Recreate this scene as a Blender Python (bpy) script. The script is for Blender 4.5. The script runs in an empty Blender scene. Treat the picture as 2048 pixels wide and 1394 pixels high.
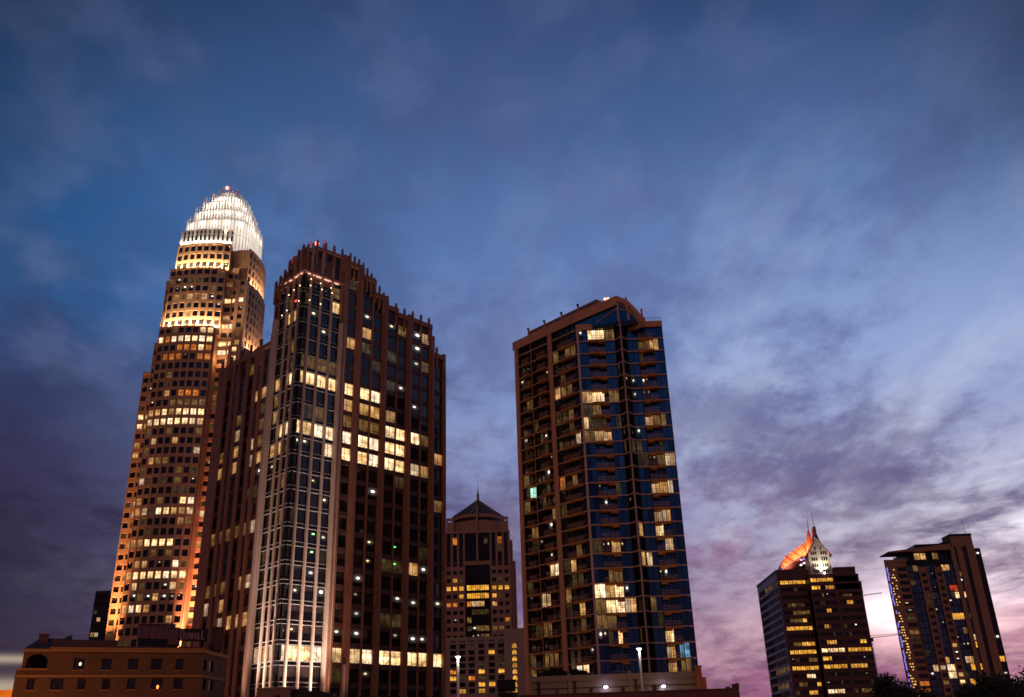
import bpy, math, random
from mathutils import Vector, Matrix
R = math.radians
SC = bpy.context.scene
COL = SC.collection
random.seed(11)

# ------------------------------------------------------------------ camera
F, CXP, CYP = 1820.0, 1024.0, 697.0            # focal length in photo pixels
PITCH = math.atan(805.0 / F)
ROLL = math.atan(135.0 / (F / math.tan(PITCH)))
CAMZ = 10.0                                     # upper deck of a car park
cam = bpy.data.objects.new('camera', bpy.data.cameras.new('camera'))
COL.objects.link(cam)
cam.data.sensor_width = 36.0
cam.data.lens = F / 2048.0 * 36.0
cam.data.clip_start = 0.5
cam.data.clip_end = 20000.0
_cr, _sr = math.cos(ROLL), math.sin(ROLL)
_X = Vector((1, 0, 0)); _U = Vector((0, -math.sin(PITCH), math.cos(PITCH))); _FW = Vector((0, math.cos(PITCH), math.sin(PITCH)))
IR = _X * _cr - _U * _sr
IU = _X * _sr + _U * _cr
_m = Matrix((IR, IU, -_FW)).transposed().to_4x4()
_m.translation = (0, 0, CAMZ)
cam.matrix_world = _m
SC.camera = cam

# ------------------------------------------------------------------ node helper
class NT:
    def __init__(self, tree): self.t = tree; self.n = tree.nodes; self.l = tree.links
    def node(self, typ, **kw):
        n = self.n.new(typ)
        for k, v in kw.items(): setattr(n, k, v)
        return n
    def put(self, sock, v):
        if hasattr(v, 'links') or hasattr(v, 'is_output'): self.l.new(v, sock)
        else: sock.default_value = v
    def math(self, op, a, b=0.0, c=None, clamp=False):
        n = self.node('ShaderNodeMath', operation=op, use_clamp=clamp)
        self.put(n.inputs[0], a); self.put(n.inputs[1], b)
        if c is not None: self.put(n.inputs[2], c)
        return n.outputs[0]
    def mr(self, v, a, b, c=0.0, d=1.0, smooth=True):
        n = self.node('ShaderNodeMapRange', interpolation_type='SMOOTHSTEP' if smooth else 'LINEAR')
        self.put(n.inputs[0], v)
        for i, x in enumerate((a, b, c, d)): n.inputs[i + 1].default_value = x
        return n.outputs[0]
    def comb(self, x, y, z=0.0):
        n = self.node('ShaderNodeCombineXYZ')
        for i, v in enumerate((x, y, z)): self.put(n.inputs[i], v)
        return n.outputs[0]
    def noise(self, vec, scale, detail=4.0, rough=0.55, dist=0.0, out=0):
        n = self.node('ShaderNodeTexNoise')
        self.put(n.inputs['Vector'], vec)
        n.inputs['Scale'].default_value = scale; n.inputs['Detail'].default_value = detail
        n.inputs['Roughness'].default_value = rough; n.inputs['Distortion'].default_value = dist
        return n.outputs[out]
    def mix(self, f, a, b, blend='MIX'):
        n = self.node('ShaderNodeMix', data_type='RGBA', blend_type=blend)
        self.put(n.inputs[0], f)
        self.put(n.inputs[6], a if hasattr(a, 'is_output') else (*a, 1.0))
        self.put(n.inputs[7], b if hasattr(b, 'is_output') else (*b, 1.0))
        return n.outputs[2]
    def ramp(self, f, stops):
        n = self.node('ShaderNodeValToRGB')
        e = n.color_ramp.elements
        while len(e) < len(stops): e.new(0.5)
        for i, (p, c) in enumerate(stops):
            e[i].position = p; e[i].color = (*c, 1.0)
        self.put(n.inputs[0], f)
        return n.outputs[0]

def srgb(r, g, b):
    f = lambda c: (c / 255 / 12.92) if c <= 10 else ((c / 255 + 0.055) / 1.055) ** 2.4
    return (f(r), f(g), f(b))

# ------------------------------------------------------------------ dusk sky
SUN_AZ = R(24.5)
w = bpy.data.worlds.new('World'); SC.world = w; w.use_nodes = True
T = NT(w.node_tree); T.n.clear()
tc = T.node('ShaderNodeTexCoord')
nv = T.node('ShaderNodeVectorMath', operation='NORMALIZE'); T.l.new(tc.outputs['Generated'], nv.inputs[0])
sp = T.node('ShaderNodeSeparateXYZ'); T.l.new(nv.outputs[0], sp.inputs[0])
X, Y, Z = sp.outputs
az = T.math('ARCTAN2', X, Y)
el = T.math('ARCSINE', Z)
elpos = T.math('MAXIMUM', el, 0.0)
elf = T.math('DIVIDE', elpos, 1.2, clamp=True)
def est(*st): return [(R(d) / 1.2, srgb(*c)) for d, c in st]
right = T.ramp(elf, est((0, (150, 92, 120)), (3.5, (178, 110, 145)), (6, (188, 140, 160)), (8, (192, 166, 186)), (11, (176, 170, 196)), (16, (158, 165, 205)),
                        (22, (146, 166, 212)), (29, (112, 140, 192)), (36, (74, 103, 153)), (44, (42, 64, 106)), (60, (24, 44, 80))))
midr = T.ramp(elf, est((0, (124, 84, 112)), (5, (116, 92, 130)), (10, (120, 112, 158)), (16, (122, 134, 184)), (22, (116, 142, 196)), (29, (92, 124, 180)), (37, (66, 95, 147)),
                       (45, (54, 78, 124)), (60, (34, 58, 98))))
left = T.ramp(elf, est((0, (96, 62, 76)), (4, (62, 50, 66)), (9, (50, 46, 70)), (15, (54, 50, 82)), (20, (52, 60, 100)), (26, (46, 94, 152)), (33, (46, 92, 147)),
                       (40, (42, 71, 116)), (46, (26, 50, 83)), (60, (20, 40, 70))))
f1 = T.mr(az, R(-31), R(-4)); f2 = T.mr(az, R(-6), R(24))
back = T.mr(az, R(60), R(130), 1.0, 0.0)
f1 = T.math('MULTIPLY', f1, back); f2 = T.math('MULTIPLY', f2, back)
sky = T.mix(f2, T.mix(f1, left, midr), right)
den = T.math('ADD', T.math('MAXIMUM', Z, 0.0), 0.20)
px_ = T.math('DIVIDE', X, den); py_ = T.math('DIVIDE', Y, den)
def plane(skew, sy, off): return T.comb(T.math('ADD', px_, T.math('MULTIPLY', py_, skew)), T.math('MULTIPLY', py_, sy), off)
# an even broken sheet of cloud: large soft masses, patches inside them, and fine dapples low down
big = T.noise(plane(-0.1, 0.8, 2.0), 1.5, 3.0, 0.5)
mid = T.noise(plane(0.05, 0.72, 6.3), 5.0, 7.0, 0.62, 0.15)
fine = T.noise(plane(-0.2, 0.9, 3.7), 13.0, 5.0, 0.6, 0.2)
strk = T.noise(plane(0.08, 0.42, 8.1), 4.6, 7.0, 0.62, 0.15)
lowf = T.mr(el, R(30), R(12))
mixn = T.math('ADD', T.math('ADD', T.math('MULTIPLY', big, 0.40), T.math('MULTIPLY', mid, T.mr(el, R(34), R(14), 0.54, 0.44))), T.math('MULTIPLY', fine, T.mr(el, R(34), R(14), 0.12, 0.27)))
def gs(v, c, s_):
    d = T.math('DIVIDE', T.math('SUBTRACT', v, c), s_)
    return T.math('POWER', 2.71828, T.math('MULTIPLY', T.math('MULTIPLY', d, d), -1.0))
mass = T.math('MULTIPLY', gs(az, R(15), R(11)), gs(el, R(17.5), R(5.5)))          # the heavy bank over the right hand towers
gapb = T.math('MULTIPLY', gs(az, R(31), R(6.5)), gs(el, R(18.5), R(7)))             # the clearing at its right
mixn = T.math('ADD', T.math('SUBTRACT', mixn, T.mr(el, R(34), R(14), 0.01, 0.035)), T.math('SUBTRACT', T.math('MULTIPLY', mass, 0.085), T.math('MULTIPLY', gapb, 0.12)))
k = T.math('MULTIPLY', T.mr(mixn, 0.44, 0.63), T.mr(el, R(36), R(16), 0.95, 0.92))
cl = T.ramp(elf, est((0, (118, 70, 94)), (5, (110, 76, 108)), (10, (98, 82, 118)), (16, (100, 96, 140)), (23, (97, 110, 162)), (30, (92, 112, 164)), (38, (74, 92, 140)), (45, (58, 74, 118)), (60, (44, 60, 100))))
cl_left = T.ramp(elf, est((0, (74, 50, 64)), (8, (44, 41, 60)), (16, (46, 42, 70)), (22, (48, 60, 98)), (28, (58, 90, 140)), (36, (64, 88, 134)), (44, (40, 62, 98)), (60, (30, 50, 84))))
cloud = T.mix(T.mr(az, R(-22), R(4)), cl_left, cl)
m_big = T.mr(big, 0.42, 0.66); m_str = T.mr(strk, 0.44, 0.68)
sky = T.mix(k, sky, cloud)
# pale wisps that still catch the afterglow
wis = T.math('MULTIPLY', T.math('MULTIPLY', m_str, T.math('SUBTRACT', 1.0, T.math('MULTIPLY', k, 0.55))), T.math('ADD', T.math('MULTIPLY', f2, 0.42), T.math('ADD', T.math('MULTIPLY', f1, 0.17), 0.02)))
wis = T.math('MULTIPLY', wis, T.mr(el, R(40), R(22), 0.30, 1.0))
wcol = T.ramp(elf, est((0, (214, 150, 160)), (7, (226, 200, 205)), (13, (206, 208, 226)), (24, (176, 190, 224)), (40, (104, 124, 172)), (60, (80, 100, 150))))
sky = T.mix(wis, sky, wcol)
blot = T.mr(T.noise(plane(0.1, 0.8, 11.7), 7.5, 3.0, 0.5), 0.46, 0.70)
sky = T.mix(T.math('MULTIPLY', blot, T.mr(el, R(14), R(30), 0.0, 0.30)), sky, T.ramp(elf, est((0, (120, 120, 150)), (20, (140, 150, 192)), (32, (112, 126, 172)), (45, (92, 106, 150)), (60, (80, 94, 136)))))
pinkp = T.math('MULTIPLY', T.math('MULTIPLY', gs(az, R(11.5), R(6)), gs(el, R(11.5), R(3.2))), T.mr(mid, 0.40, 0.62))
sky = T.mix(T.math('MULTIPLY', pinkp, 0.55), sky, srgb(158, 112, 148))
edge = T.math('MULTIPLY', T.mr(T.math('ABSOLUTE', az), R(21), R(40), 0.0, 0.62), T.mr(el, R(20), R(35)))   # vignette painted into the sky: upper corners darkened on both sides
sky = T.mix(edge, sky, (0.006, 0.016, 0.038))
# afterglow where the sun went down
def gauss(v, c, s):
    d = T.math('DIVIDE', T.math('SUBTRACT', v, c), s)
    return T.math('POWER', 2.71828, T.math('MULTIPLY', T.math('MULTIPLY', d, d), -1.0))
band = T.noise(T.comb(T.math('MULTIPLY', az, 2.2), T.math('MULTIPLY', el, 15.0), 1.3), 2.4, 6.0, 0.6, 0.8)
g1 = T.math('MULTIPLY', gauss(az, R(22.6), R(3.4)), gauss(el, R(6.3), R(1.25)))
g2 = T.math('MULTIPLY', T.math('MULTIPLY', gauss(az, R(32.0), R(9.5)), gauss(el, R(8.2), R(4.6))), T.mr(band, 0.38, 0.60))
glow = T.math('ADD', T.math('MULTIPLY', g1, 1.5), T.math('MULTIPLY', g2, 0.72))
gcol = T.mix(T.mr(el, R(4.0), R(8.0)), (1.0, 0.66, 0.52), (0.92, 0.88, 0.90))
sky = T.mix(1.0, sky, T.mix(glow, (0, 0, 0), gcol), 'ADD')
# thin bright streaks over the western horizon at the far left
ls = T.math('MULTIPLY', T.math('ADD', gauss(el, R(5.25), R(0.22)), T.math('MULTIPLY', gauss(el, R(3.85), R(0.42)), 1.2)),
            T.math('MULTIPLY', T.mr(az, R(-20), R(-27)), T.mr(az, R(-60), R(-45))))
sky = T.mix(T.math('MULTIPLY', ls, T.mr(band, 0.25, 0.5, 0.55, 0.9)), sky, srgb(176, 158, 140))
ns = T.node('ShaderNodeTexSky', sky_type='NISHITA')
ns.sun_disc = False; ns.sun_elevation = R(-3.0); ns.sun_rotation = SUN_AZ
bg = T.node('ShaderNodeBackground'); T.l.new(sky, bg.inputs[0]); bg.inputs[1].default_value = 1.0
bg2 = T.node('ShaderNodeBackground'); T.l.new(ns.outputs[0], bg2.inputs[0]); bg2.inputs[1].default_value = 0.01
ad = T.node('ShaderNodeAddShader'); T.l.new(bg.outputs[0], ad.inputs[0]); T.l.new(bg2.outputs[0], ad.inputs[1])
wo = T.node('ShaderNodeOutputWorld'); T.l.new(ad.outputs[0], wo.inputs[0])

# ------------------------------------------------------------------ added weak, warm fill sun from behind the camera, standing in for city glow
sl = bpy.data.lights.new('city_glow_fill', 'SUN'); sl.energy = 0.40; sl.angle = R(9); sl.color = (1.0, 0.43, 0.17)
so = bpy.data.objects.new('city_glow_fill', sl); COL.objects.link(so)
_sd = Vector((math.sin(R(190)) * math.cos(R(43)), math.cos(R(190)) * math.cos(R(43)), math.sin(R(43))))
so.rotation_euler = _sd.to_track_quat('Z', 'Y').to_euler()
so.location = _sd * 300

SC.view_settings.view_transform = 'Standard'; SC.view_settings.look = 'None'
SC.view_settings.exposure = 0.0; SC.view_settings.gamma = 1.0
SC.cycles.max_bounces = 5; SC.cycles.diffuse_bounces = 2; SC.cycles.glossy_bounces = 3
SC.cycles.filter_width = 1.6
SC.cycles.sample_clamp_indirect = 4.0

# ------------------------------------------------------------------ photo pixel -> place
def ray(px, py):
    return _FW + IR * ((px - CXP) / F) - IU * ((py - CYP) / F)
def te(px, py):
    d = ray(px, py); return d.z / math.hypot(d.x, d.y)
def ta(px, py):
    d = ray(px, py); return d.x / d.y
def at_y(px, py, y):
    d = ray(px, py); return Vector((d.x, d.y, d.z)) * (y / d.y) + Vector((0, 0, CAMZ))
def at_D(px, py, D):
    d = ray(px, py); return d * (D / math.hypot(d.x, d.y)) + Vector((0, 0, CAMZ))
def proj(p):
    q = Vector(p) - Vector((0, 0, CAMZ)); f = q.dot(_FW)
    return CXP + F * q.dot(IR) / f, CYP - F * q.dot(IU) / f, f

# ------------------------------------------------------------------ materials
MATS = {}
def mat(name, base, rough=0.7, metal=0.0, spec=0.4, var=0.12, scale=0.35, ior=1.45, emit=None, es=0.0, tint=None, fine=True):
    if name in MATS: return MATS[name]
    m = bpy.data.materials.new(name); m.use_nodes = True
    t = NT(m.node_tree); b = m.node_tree.nodes['Principled BSDF']
    if var > 0:
        o = t.node('ShaderNodeTexCoord')
        n1 = t.noise(o.outputs['Object'], scale, 5.0, 0.6)
        n2 = t.noise(o.outputs['Object'], scale * 9, 3.0, 0.6)
        f = t.math('ADD', t.math('MULTIPLY', n1, 0.65), t.math('MULTIPLY', n2, 0.35))
        v = t.mr(f, 0.3, 0.7, 1.0 - var, 1.0 + var, False)
        mx = t.node('ShaderNodeVectorMath', operation='SCALE'); mx.inputs[0].default_value = base; t.l.new(v, mx.inputs['Scale'])
        t.l.new(mx.outputs[0], b.inputs['Base Color'])
        r = t.mr(n1, 0.3, 0.7, max(rough - 0.12, 0.03), min(rough + 0.1, 1.0), False); t.l.new(r, b.inputs['Roughness'])
    else:
        b.inputs['Base Color'].default_value = (*base, 1); b.inputs['Roughness'].default_value = rough
    b.inputs['Metallic'].default_value = metal; b.inputs['IOR'].default_value = ior
    b.inputs['Specular IOR Level'].default_value = spec
    if tint: b.inputs['Specular Tint'].default_value = (*tint, 1)
    if emit:
        b.inputs['Emission Color'].default_value = (*emit, 1); b.inputs['Emission Strength'].default_value = es
    MATS[name] = m
    return m

def glass(name, base, ior=1.7, tint=(1, 1, 1), rough=0.06, wav=0.02):
    if name in MATS: return MATS[name]
    m = bpy.data.materials.new(name); m.use_nodes = True
    t = NT(m.node_tree); b = m.node_tree.nodes['Principled BSDF']
    uv = t.node('ShaderNodeUVMap')
    s = t.node('ShaderNodeSeparateXYZ'); t.l.new(uv.outputs[0], s.inputs[0])
    fl = t.comb(t.math('FLOOR', s.outputs[0]), t.math('FLOOR', s.outputs[1]))
    wn = t.node('ShaderNodeTexWhiteNoise', noise_dimensions='2D'); t.l.new(fl, wn.inputs['Vector'])
    u = t.math('FRACT', s.outputs[0])
    mul = t.math('LESS_THAN', t.math('ABSOLUTE', t.math('SUBTRACT', u, 0.5)), 0.03)
    v = t.mr(wn.outputs[0], 0.0, 1.0, 0.45, 1.5, False)
    c = t.node('ShaderNodeVectorMath', operation='SCALE'); c.inputs[0].default_value = base; t.l.new(v, c.inputs['Scale'])
    col = t.mix(t.math('MULTIPLY', mul, 0.5), c.outputs[0], (0.03, 0.022, 0.02))
    t.l.new(col, b.inputs['Base Color'])
    # every pane sits a fraction of a degree out of true
    g = t.node('ShaderNodeNewGeometry')
    off = t.node('ShaderNodeVectorMath', operation='SUBTRACT'); t.l.new(wn.outputs[1], off.inputs[0]); off.inputs[1].default_value = (0.5, 0.5, 0.5)
    sc = t.node('ShaderNodeVectorMath', operation='SCALE'); t.l.new(off.outputs[0], sc.inputs[0]); sc.inputs['Scale'].default_value = wav
    ad_ = t.node('ShaderNodeVectorMath', operation='ADD'); t.l.new(g.outputs['Normal'], ad_.inputs[0]); t.l.new(sc.outputs[0], ad_.inputs[1])
    nn = t.node('ShaderNodeVectorMath', operation='NORMALIZE'); t.l.new(ad_.outputs[0], nn.inputs[0])
    t.l.new(nn.outputs[0], b.inputs['Normal'])
    b.inputs['Roughness'].default_value = rough; b.inputs['IOR'].default_value = ior
    b.inputs['Specular Tint'].default_value = (*tint, 1)
    MATS[name] = m
    return m

def lit(name, col, strength, contrast=0.5, mull=0.75, ceil=0.8):
    """A lit room seen through its window: blinds, ceiling lights and furniture vary from pane to pane."""
    m = bpy.data.materials.new(name); m.use_nodes = True
    t = NT(m.node_tree); b = m.node_tree.nodes['Principled BSDF']
    uv = t.node('ShaderNodeUVMap')
    s = t.node('ShaderNodeSeparateXYZ'); t.l.new(uv.outputs[0], s.inputs[0])
    fl = t.comb(t.math('FLOOR', s.outputs[0]), t.math('FLOOR', s.outputs[1]))
    wn = t.node('ShaderNodeTexWhiteNoise', noise_dimensions='2D'); t.l.new(fl, wn.inputs['Vector'])
    u = t.math('FRACT', s.outputs[0]); v = t.math('FRACT', s.outputs[1])
    n = t.noise(uv.outputs[0], 1.25, 2.0, 0.5, 0.2)
    n2 = t.noise(uv.outputs[0], 6.5, 2.0, 0.5)
    patt = t.mr(n, 0.32, 0.66, 1.0 - contrast * 0.7, 1.0 + contrast * 0.35)
    furn = t.math('MULTIPLY', t.mr(v, 0.42, 0.12), t.mr(n2, 0.45, 0.58))
    patt = t.math('MULTIPLY', patt, t.math('SUBTRACT', 1.0, t.math('MULTIPLY', furn, contrast)))
    rowl = t.math('ADD', t.mr(t.math('ABSOLUTE', t.math('SUBTRACT', v, 0.90)), 0.06, 0.02), t.math('MULTIPLY', t.mr(t.math('ABSOLUTE', t.math('SUBTRACT', v, 0.74)), 0.05, 0.015), 0.7))
    top = t.math('MULTIPLY', rowl, t.mr(n2, 0.42, 0.52))
    patt = t.math('ADD', patt, t.math('MULTIPLY', top, ceil))
    mul = t.math('LESS_THAN', t.math('ABSOLUTE', t.math('SUBTRACT', u, 0.5)), 0.035)
    patt = t.math('MULTIPLY', patt, t.math('SUBTRACT', 1.0, t.math('MULTIPLY', mul, mull)))
    sw = t.node('ShaderNodeSeparateXYZ'); t.l.new(wn.outputs[1], sw.inputs[0])
    drop = t.mr(sw.outputs[0], 0.35, 1.0, 1.0, 0.25, False)          # how far the blind is down
    blind = t.math('MULTIPLY', t.math('GREATER_THAN', v, drop), t.math('GREATER_THAN', t.math('ADD', u, sw.outputs[1]), 0.5))
    patt = t.math('MULTIPLY', patt, t.math('SUBTRACT', 1.0, t.math('MULTIPLY', blind, 0.5)))
    patt = t.math('MULTIPLY', patt, t.mr(wn.outputs[0], 0, 1, 0.42, 1.3, False))
    warm = t.mix(t.mr(n, 0.3, 0.7), (col[0], col[1] * 0.82, col[2] * 0.62), col)
    warm = t.mix(t.mr(sw.outputs[2], 0.55, 1.0, 0.0, 0.55), warm, (1.0, 0.88, 0.70)) if strength > 0.5 and col[0] > 0.9 and col[1] > 0.5 else warm
    t.l.new(warm, b.inputs['Emission Color'])
    t.l.new(t.math('MULTIPLY', patt, strength), b.inputs['Emission Strength'])
    b.inputs['Base Color'].default_value = (0.02, 0.016, 0.012, 1); b.inputs['Roughness'].default_value = 0.1
    MATS[name] = m
    return m

R_U, R_V = 0.19, 0.10
def spotlit(name, col, strength, base):
    """An unlit-looking pane with one ceiling lamp glinting behind it."""
    m = bpy.data.materials.new(name); m.use_nodes = True
    t = NT(m.node_tree); b = m.node_tree.nodes['Principled BSDF']
    uv = t.node('ShaderNodeUVMap')
    s = t.node('ShaderNodeSeparateXYZ'); t.l.new(uv.outputs[0], s.inputs[0])
    fl = t.comb(t.math('FLOOR', s.outputs[0]), t.math('FLOOR', s.outputs[1]))
    wn = t.node('ShaderNodeTexWhiteNoise', noise_dimensions='2D'); t.l.new(fl, wn.inputs['Vector'])
    u = t.math('FRACT', s.outputs[0]); v = t.math('FRACT', s.outputs[1])
    cx = t.mr(wn.outputs[0], 0, 1, 0.3, 0.7, False)
    sw = t.node('ShaderNodeSeparateXYZ'); t.l.new(wn.outputs[1], sw.inputs[0])
    k1 = t.mr(sw.outputs[0], 0, 1, 0.55, 1.25, False); k2 = t.mr(sw.outputs[1], 0, 1, 0.12, 1.0, False)
    du = t.math('DIVIDE', t.math('SUBTRACT', u, cx), t.math('MULTIPLY', k1, R_U)); dv = t.math('DIVIDE', t.math('SUBTRACT', v, t.mr(sw.outputs[2], 0, 1, 0.58, 0.84, False)), t.math('MULTIPLY', k1, R_V))
    r2 = t.math('ADD', t.math('MULTIPLY', du, du), t.math('MULTIPLY', dv, dv))
    e = t.math('MULTIPLY', t.math('ADD', t.math('MULTIPLY', t.mr(r2, 1.3, 0.5), strength), t.math('MULTIPLY', t.mr(r2, 14.0, 0.5), 0.09)), k2)
    t.l.new(t.mix(sw.outputs[0], (1.0, 0.62, 0.28), (0.95, 0.92, 0.86)), b.inputs['Emission Color']); t.l.new(e, b.inputs['Emission Strength'])
    b.inputs['Base Color'].default_value = (*base, 1); b.inputs['Roughness'].default_value = 0.08
    MATS[name] = m
    return m

granite = mat('red_granite', (0.45, 0.245, 0.13), 0.62, var=0.16)
granite2 = mat('rose_granite', (0.28, 0.125, 0.075), 0.6, var=0.2)
granite3 = mat('dark_spandrel_stone', (0.085, 0.038, 0.024), 0.5, var=0.2)
railm = mat('grey_metal_rail', (0.20, 0.17, 0.16), 0.5, 0.2, var=0.06)
palestone = mat('pale_stone', (0.43, 0.32, 0.26), 0.6, var=0.10)
concrete = mat('warm_concrete', (0.52, 0.25, 0.15), 0.75, var=0.14)
slabedge = mat('pale_slab_edge', (0.52, 0.32, 0.28), 0.6, var=0.08)
soffit = mat('painted_soffit', (0.40, 0.17, 0.05), 0.8, var=0.12)
darkmetal = mat('dark_metal', (0.03, 0.026, 0.026), 0.45, 0.6, var=0.1)
roofgrey = mat('roof_gravel', (0.10, 0.08, 0.075), 0.9, var=0.2)
bgstone = mat('brown_stone', (0.35, 0.185, 0.125), 0.7, var=0.14)
hotelwall = mat('cream_stucco', (0.34, 0.24, 0.19), 0.85, var=0.08)
brick_dark = mat('dark_brown_panel', (0.115, 0.05, 0.04), 0.6, var=0.16)
copper = mat('copper_roof', (0.62, 0.22, 0.10), 0.5, var=0.15, scale=0.6)
whitepaint = mat('white_paint', (0.78, 0.75, 0.70), 0.5, var=0.05)
slate = mat('slate_roof', (0.035, 0.036, 0.045), 0.7, var=0.2)
asphalt = mat('asphalt', (0.05, 0.048, 0.046), 0.9, var=0.2, scale=0.05)
greypanel = mat('grey_cement_panel', (0.13, 0.105, 0.115), 0.8, var=0.10)
bark = mat('bark', (0.05, 0.035, 0.025), 0.9, var=0.25)
leafm = mat('leaves', (0.020, 0.017, 0.009), 0.8, var=0.4, scale=2.0)
spandrel = mat('spandrel_glass', (0.02, 0.016, 0.016), 0.15, var=0.05)
gdark = glass('office_glass', (0.020, 0.013, 0.011), 1.55, (0.9, 0.85, 0.85))
gblue = glass('blue_glass', (0.001, 0.006, 0.018), 2.15, (0.36, 0.72, 1.0), wav=0.06)
gslate = glass('grey_blue_glass', (0.012, 0.020, 0.038), 2.2, (0.6, 0.8, 1.0), wav=0.05)
gprow = glass('smoked_glass', (0.006, 0.004, 0.003), 1.35)
gside = glass('silver_glass', (0.03, 0.028, 0.032), 2.1, (1.0, 0.92, 0.95), 0.12, 0.05)
LIT = {
    'b': lit('window_bright', (1.0, 0.68, 0.34), 1.8, 0.7, ceil=1.0),
    'm': lit('window_warm', (1.0, 0.56, 0.20), 0.72, 0.6),
    'd': lit('window_dim', (1.0, 0.56, 0.18), 0.20, 0.7),
    'f': lit('window_faint', (0.85, 0.60, 0.22), 0.065, 0.8),
    'o': lit('window_orange', (1.0, 0.30, 0.04), 0.75, 0.6),
    'y': lit('window_yellow', (1.0, 0.50, 0.07), 1.15, 0.4),
    'r': lit('window_red_lamp', (1.0, 0.10, 0.03), 0.6, 0.8),
    't': lit('window_teal', (0.40, 1.0, 0.80), 1.3, 0.5),
    'c': lit('window_screen_blue', (0.25, 0.62, 1.0), 0.55, 0.8),
    's': spotlit('window_with_lamp', (1.0, 0.86, 0.62), 3.2, (0.010, 0.008, 0.007)),
    'S': spotlit('window_with_blue_pane_lamp', (1.0, 0.80, 0.52), 3.0, (0.003, 0.006, 0.014)),
    'k': gdark, 'K': gblue, 'P': gprow, 'G': gslate, 'V': gside,
}
def lamp_mat(name, col, s):
    return mat(name, (0.8, 0.8, 0.8), 0.4, var=0, emit=col, es=s)
redlamp = lamp_mat('red_beacon_lamp', (1.0, 0.16, 0.10), 5.0)
whitelamp = lamp_mat('white_lamp', (0.86, 0.84, 1.0), 8.0)
warmlamp = lamp_mat('warm_lamp', (1.0, 0.62, 0.30), 4.0)
orangelamp = lamp_mat('orange_lamp', (1.0, 0.28, 0.04), 2.2)
yellowlamp = lamp_mat('yellow_string_lamp', (1.0, 0.62, 0.14), 1.3)
bluelamp = lamp_mat('blue_string_lamp', (0.16, 0.20, 1.0), 1.0)
drum_glow = lamp_mat('emissive_crown_drum', (1.0, 0.86, 0.68), 0.55)  # floodlit glow of the crown drums put in as emission; they are no lamps
greenlamp = lamp_mat('green_exit_lamp', (0.05, 1.0, 0.15), 1.6)

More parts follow.
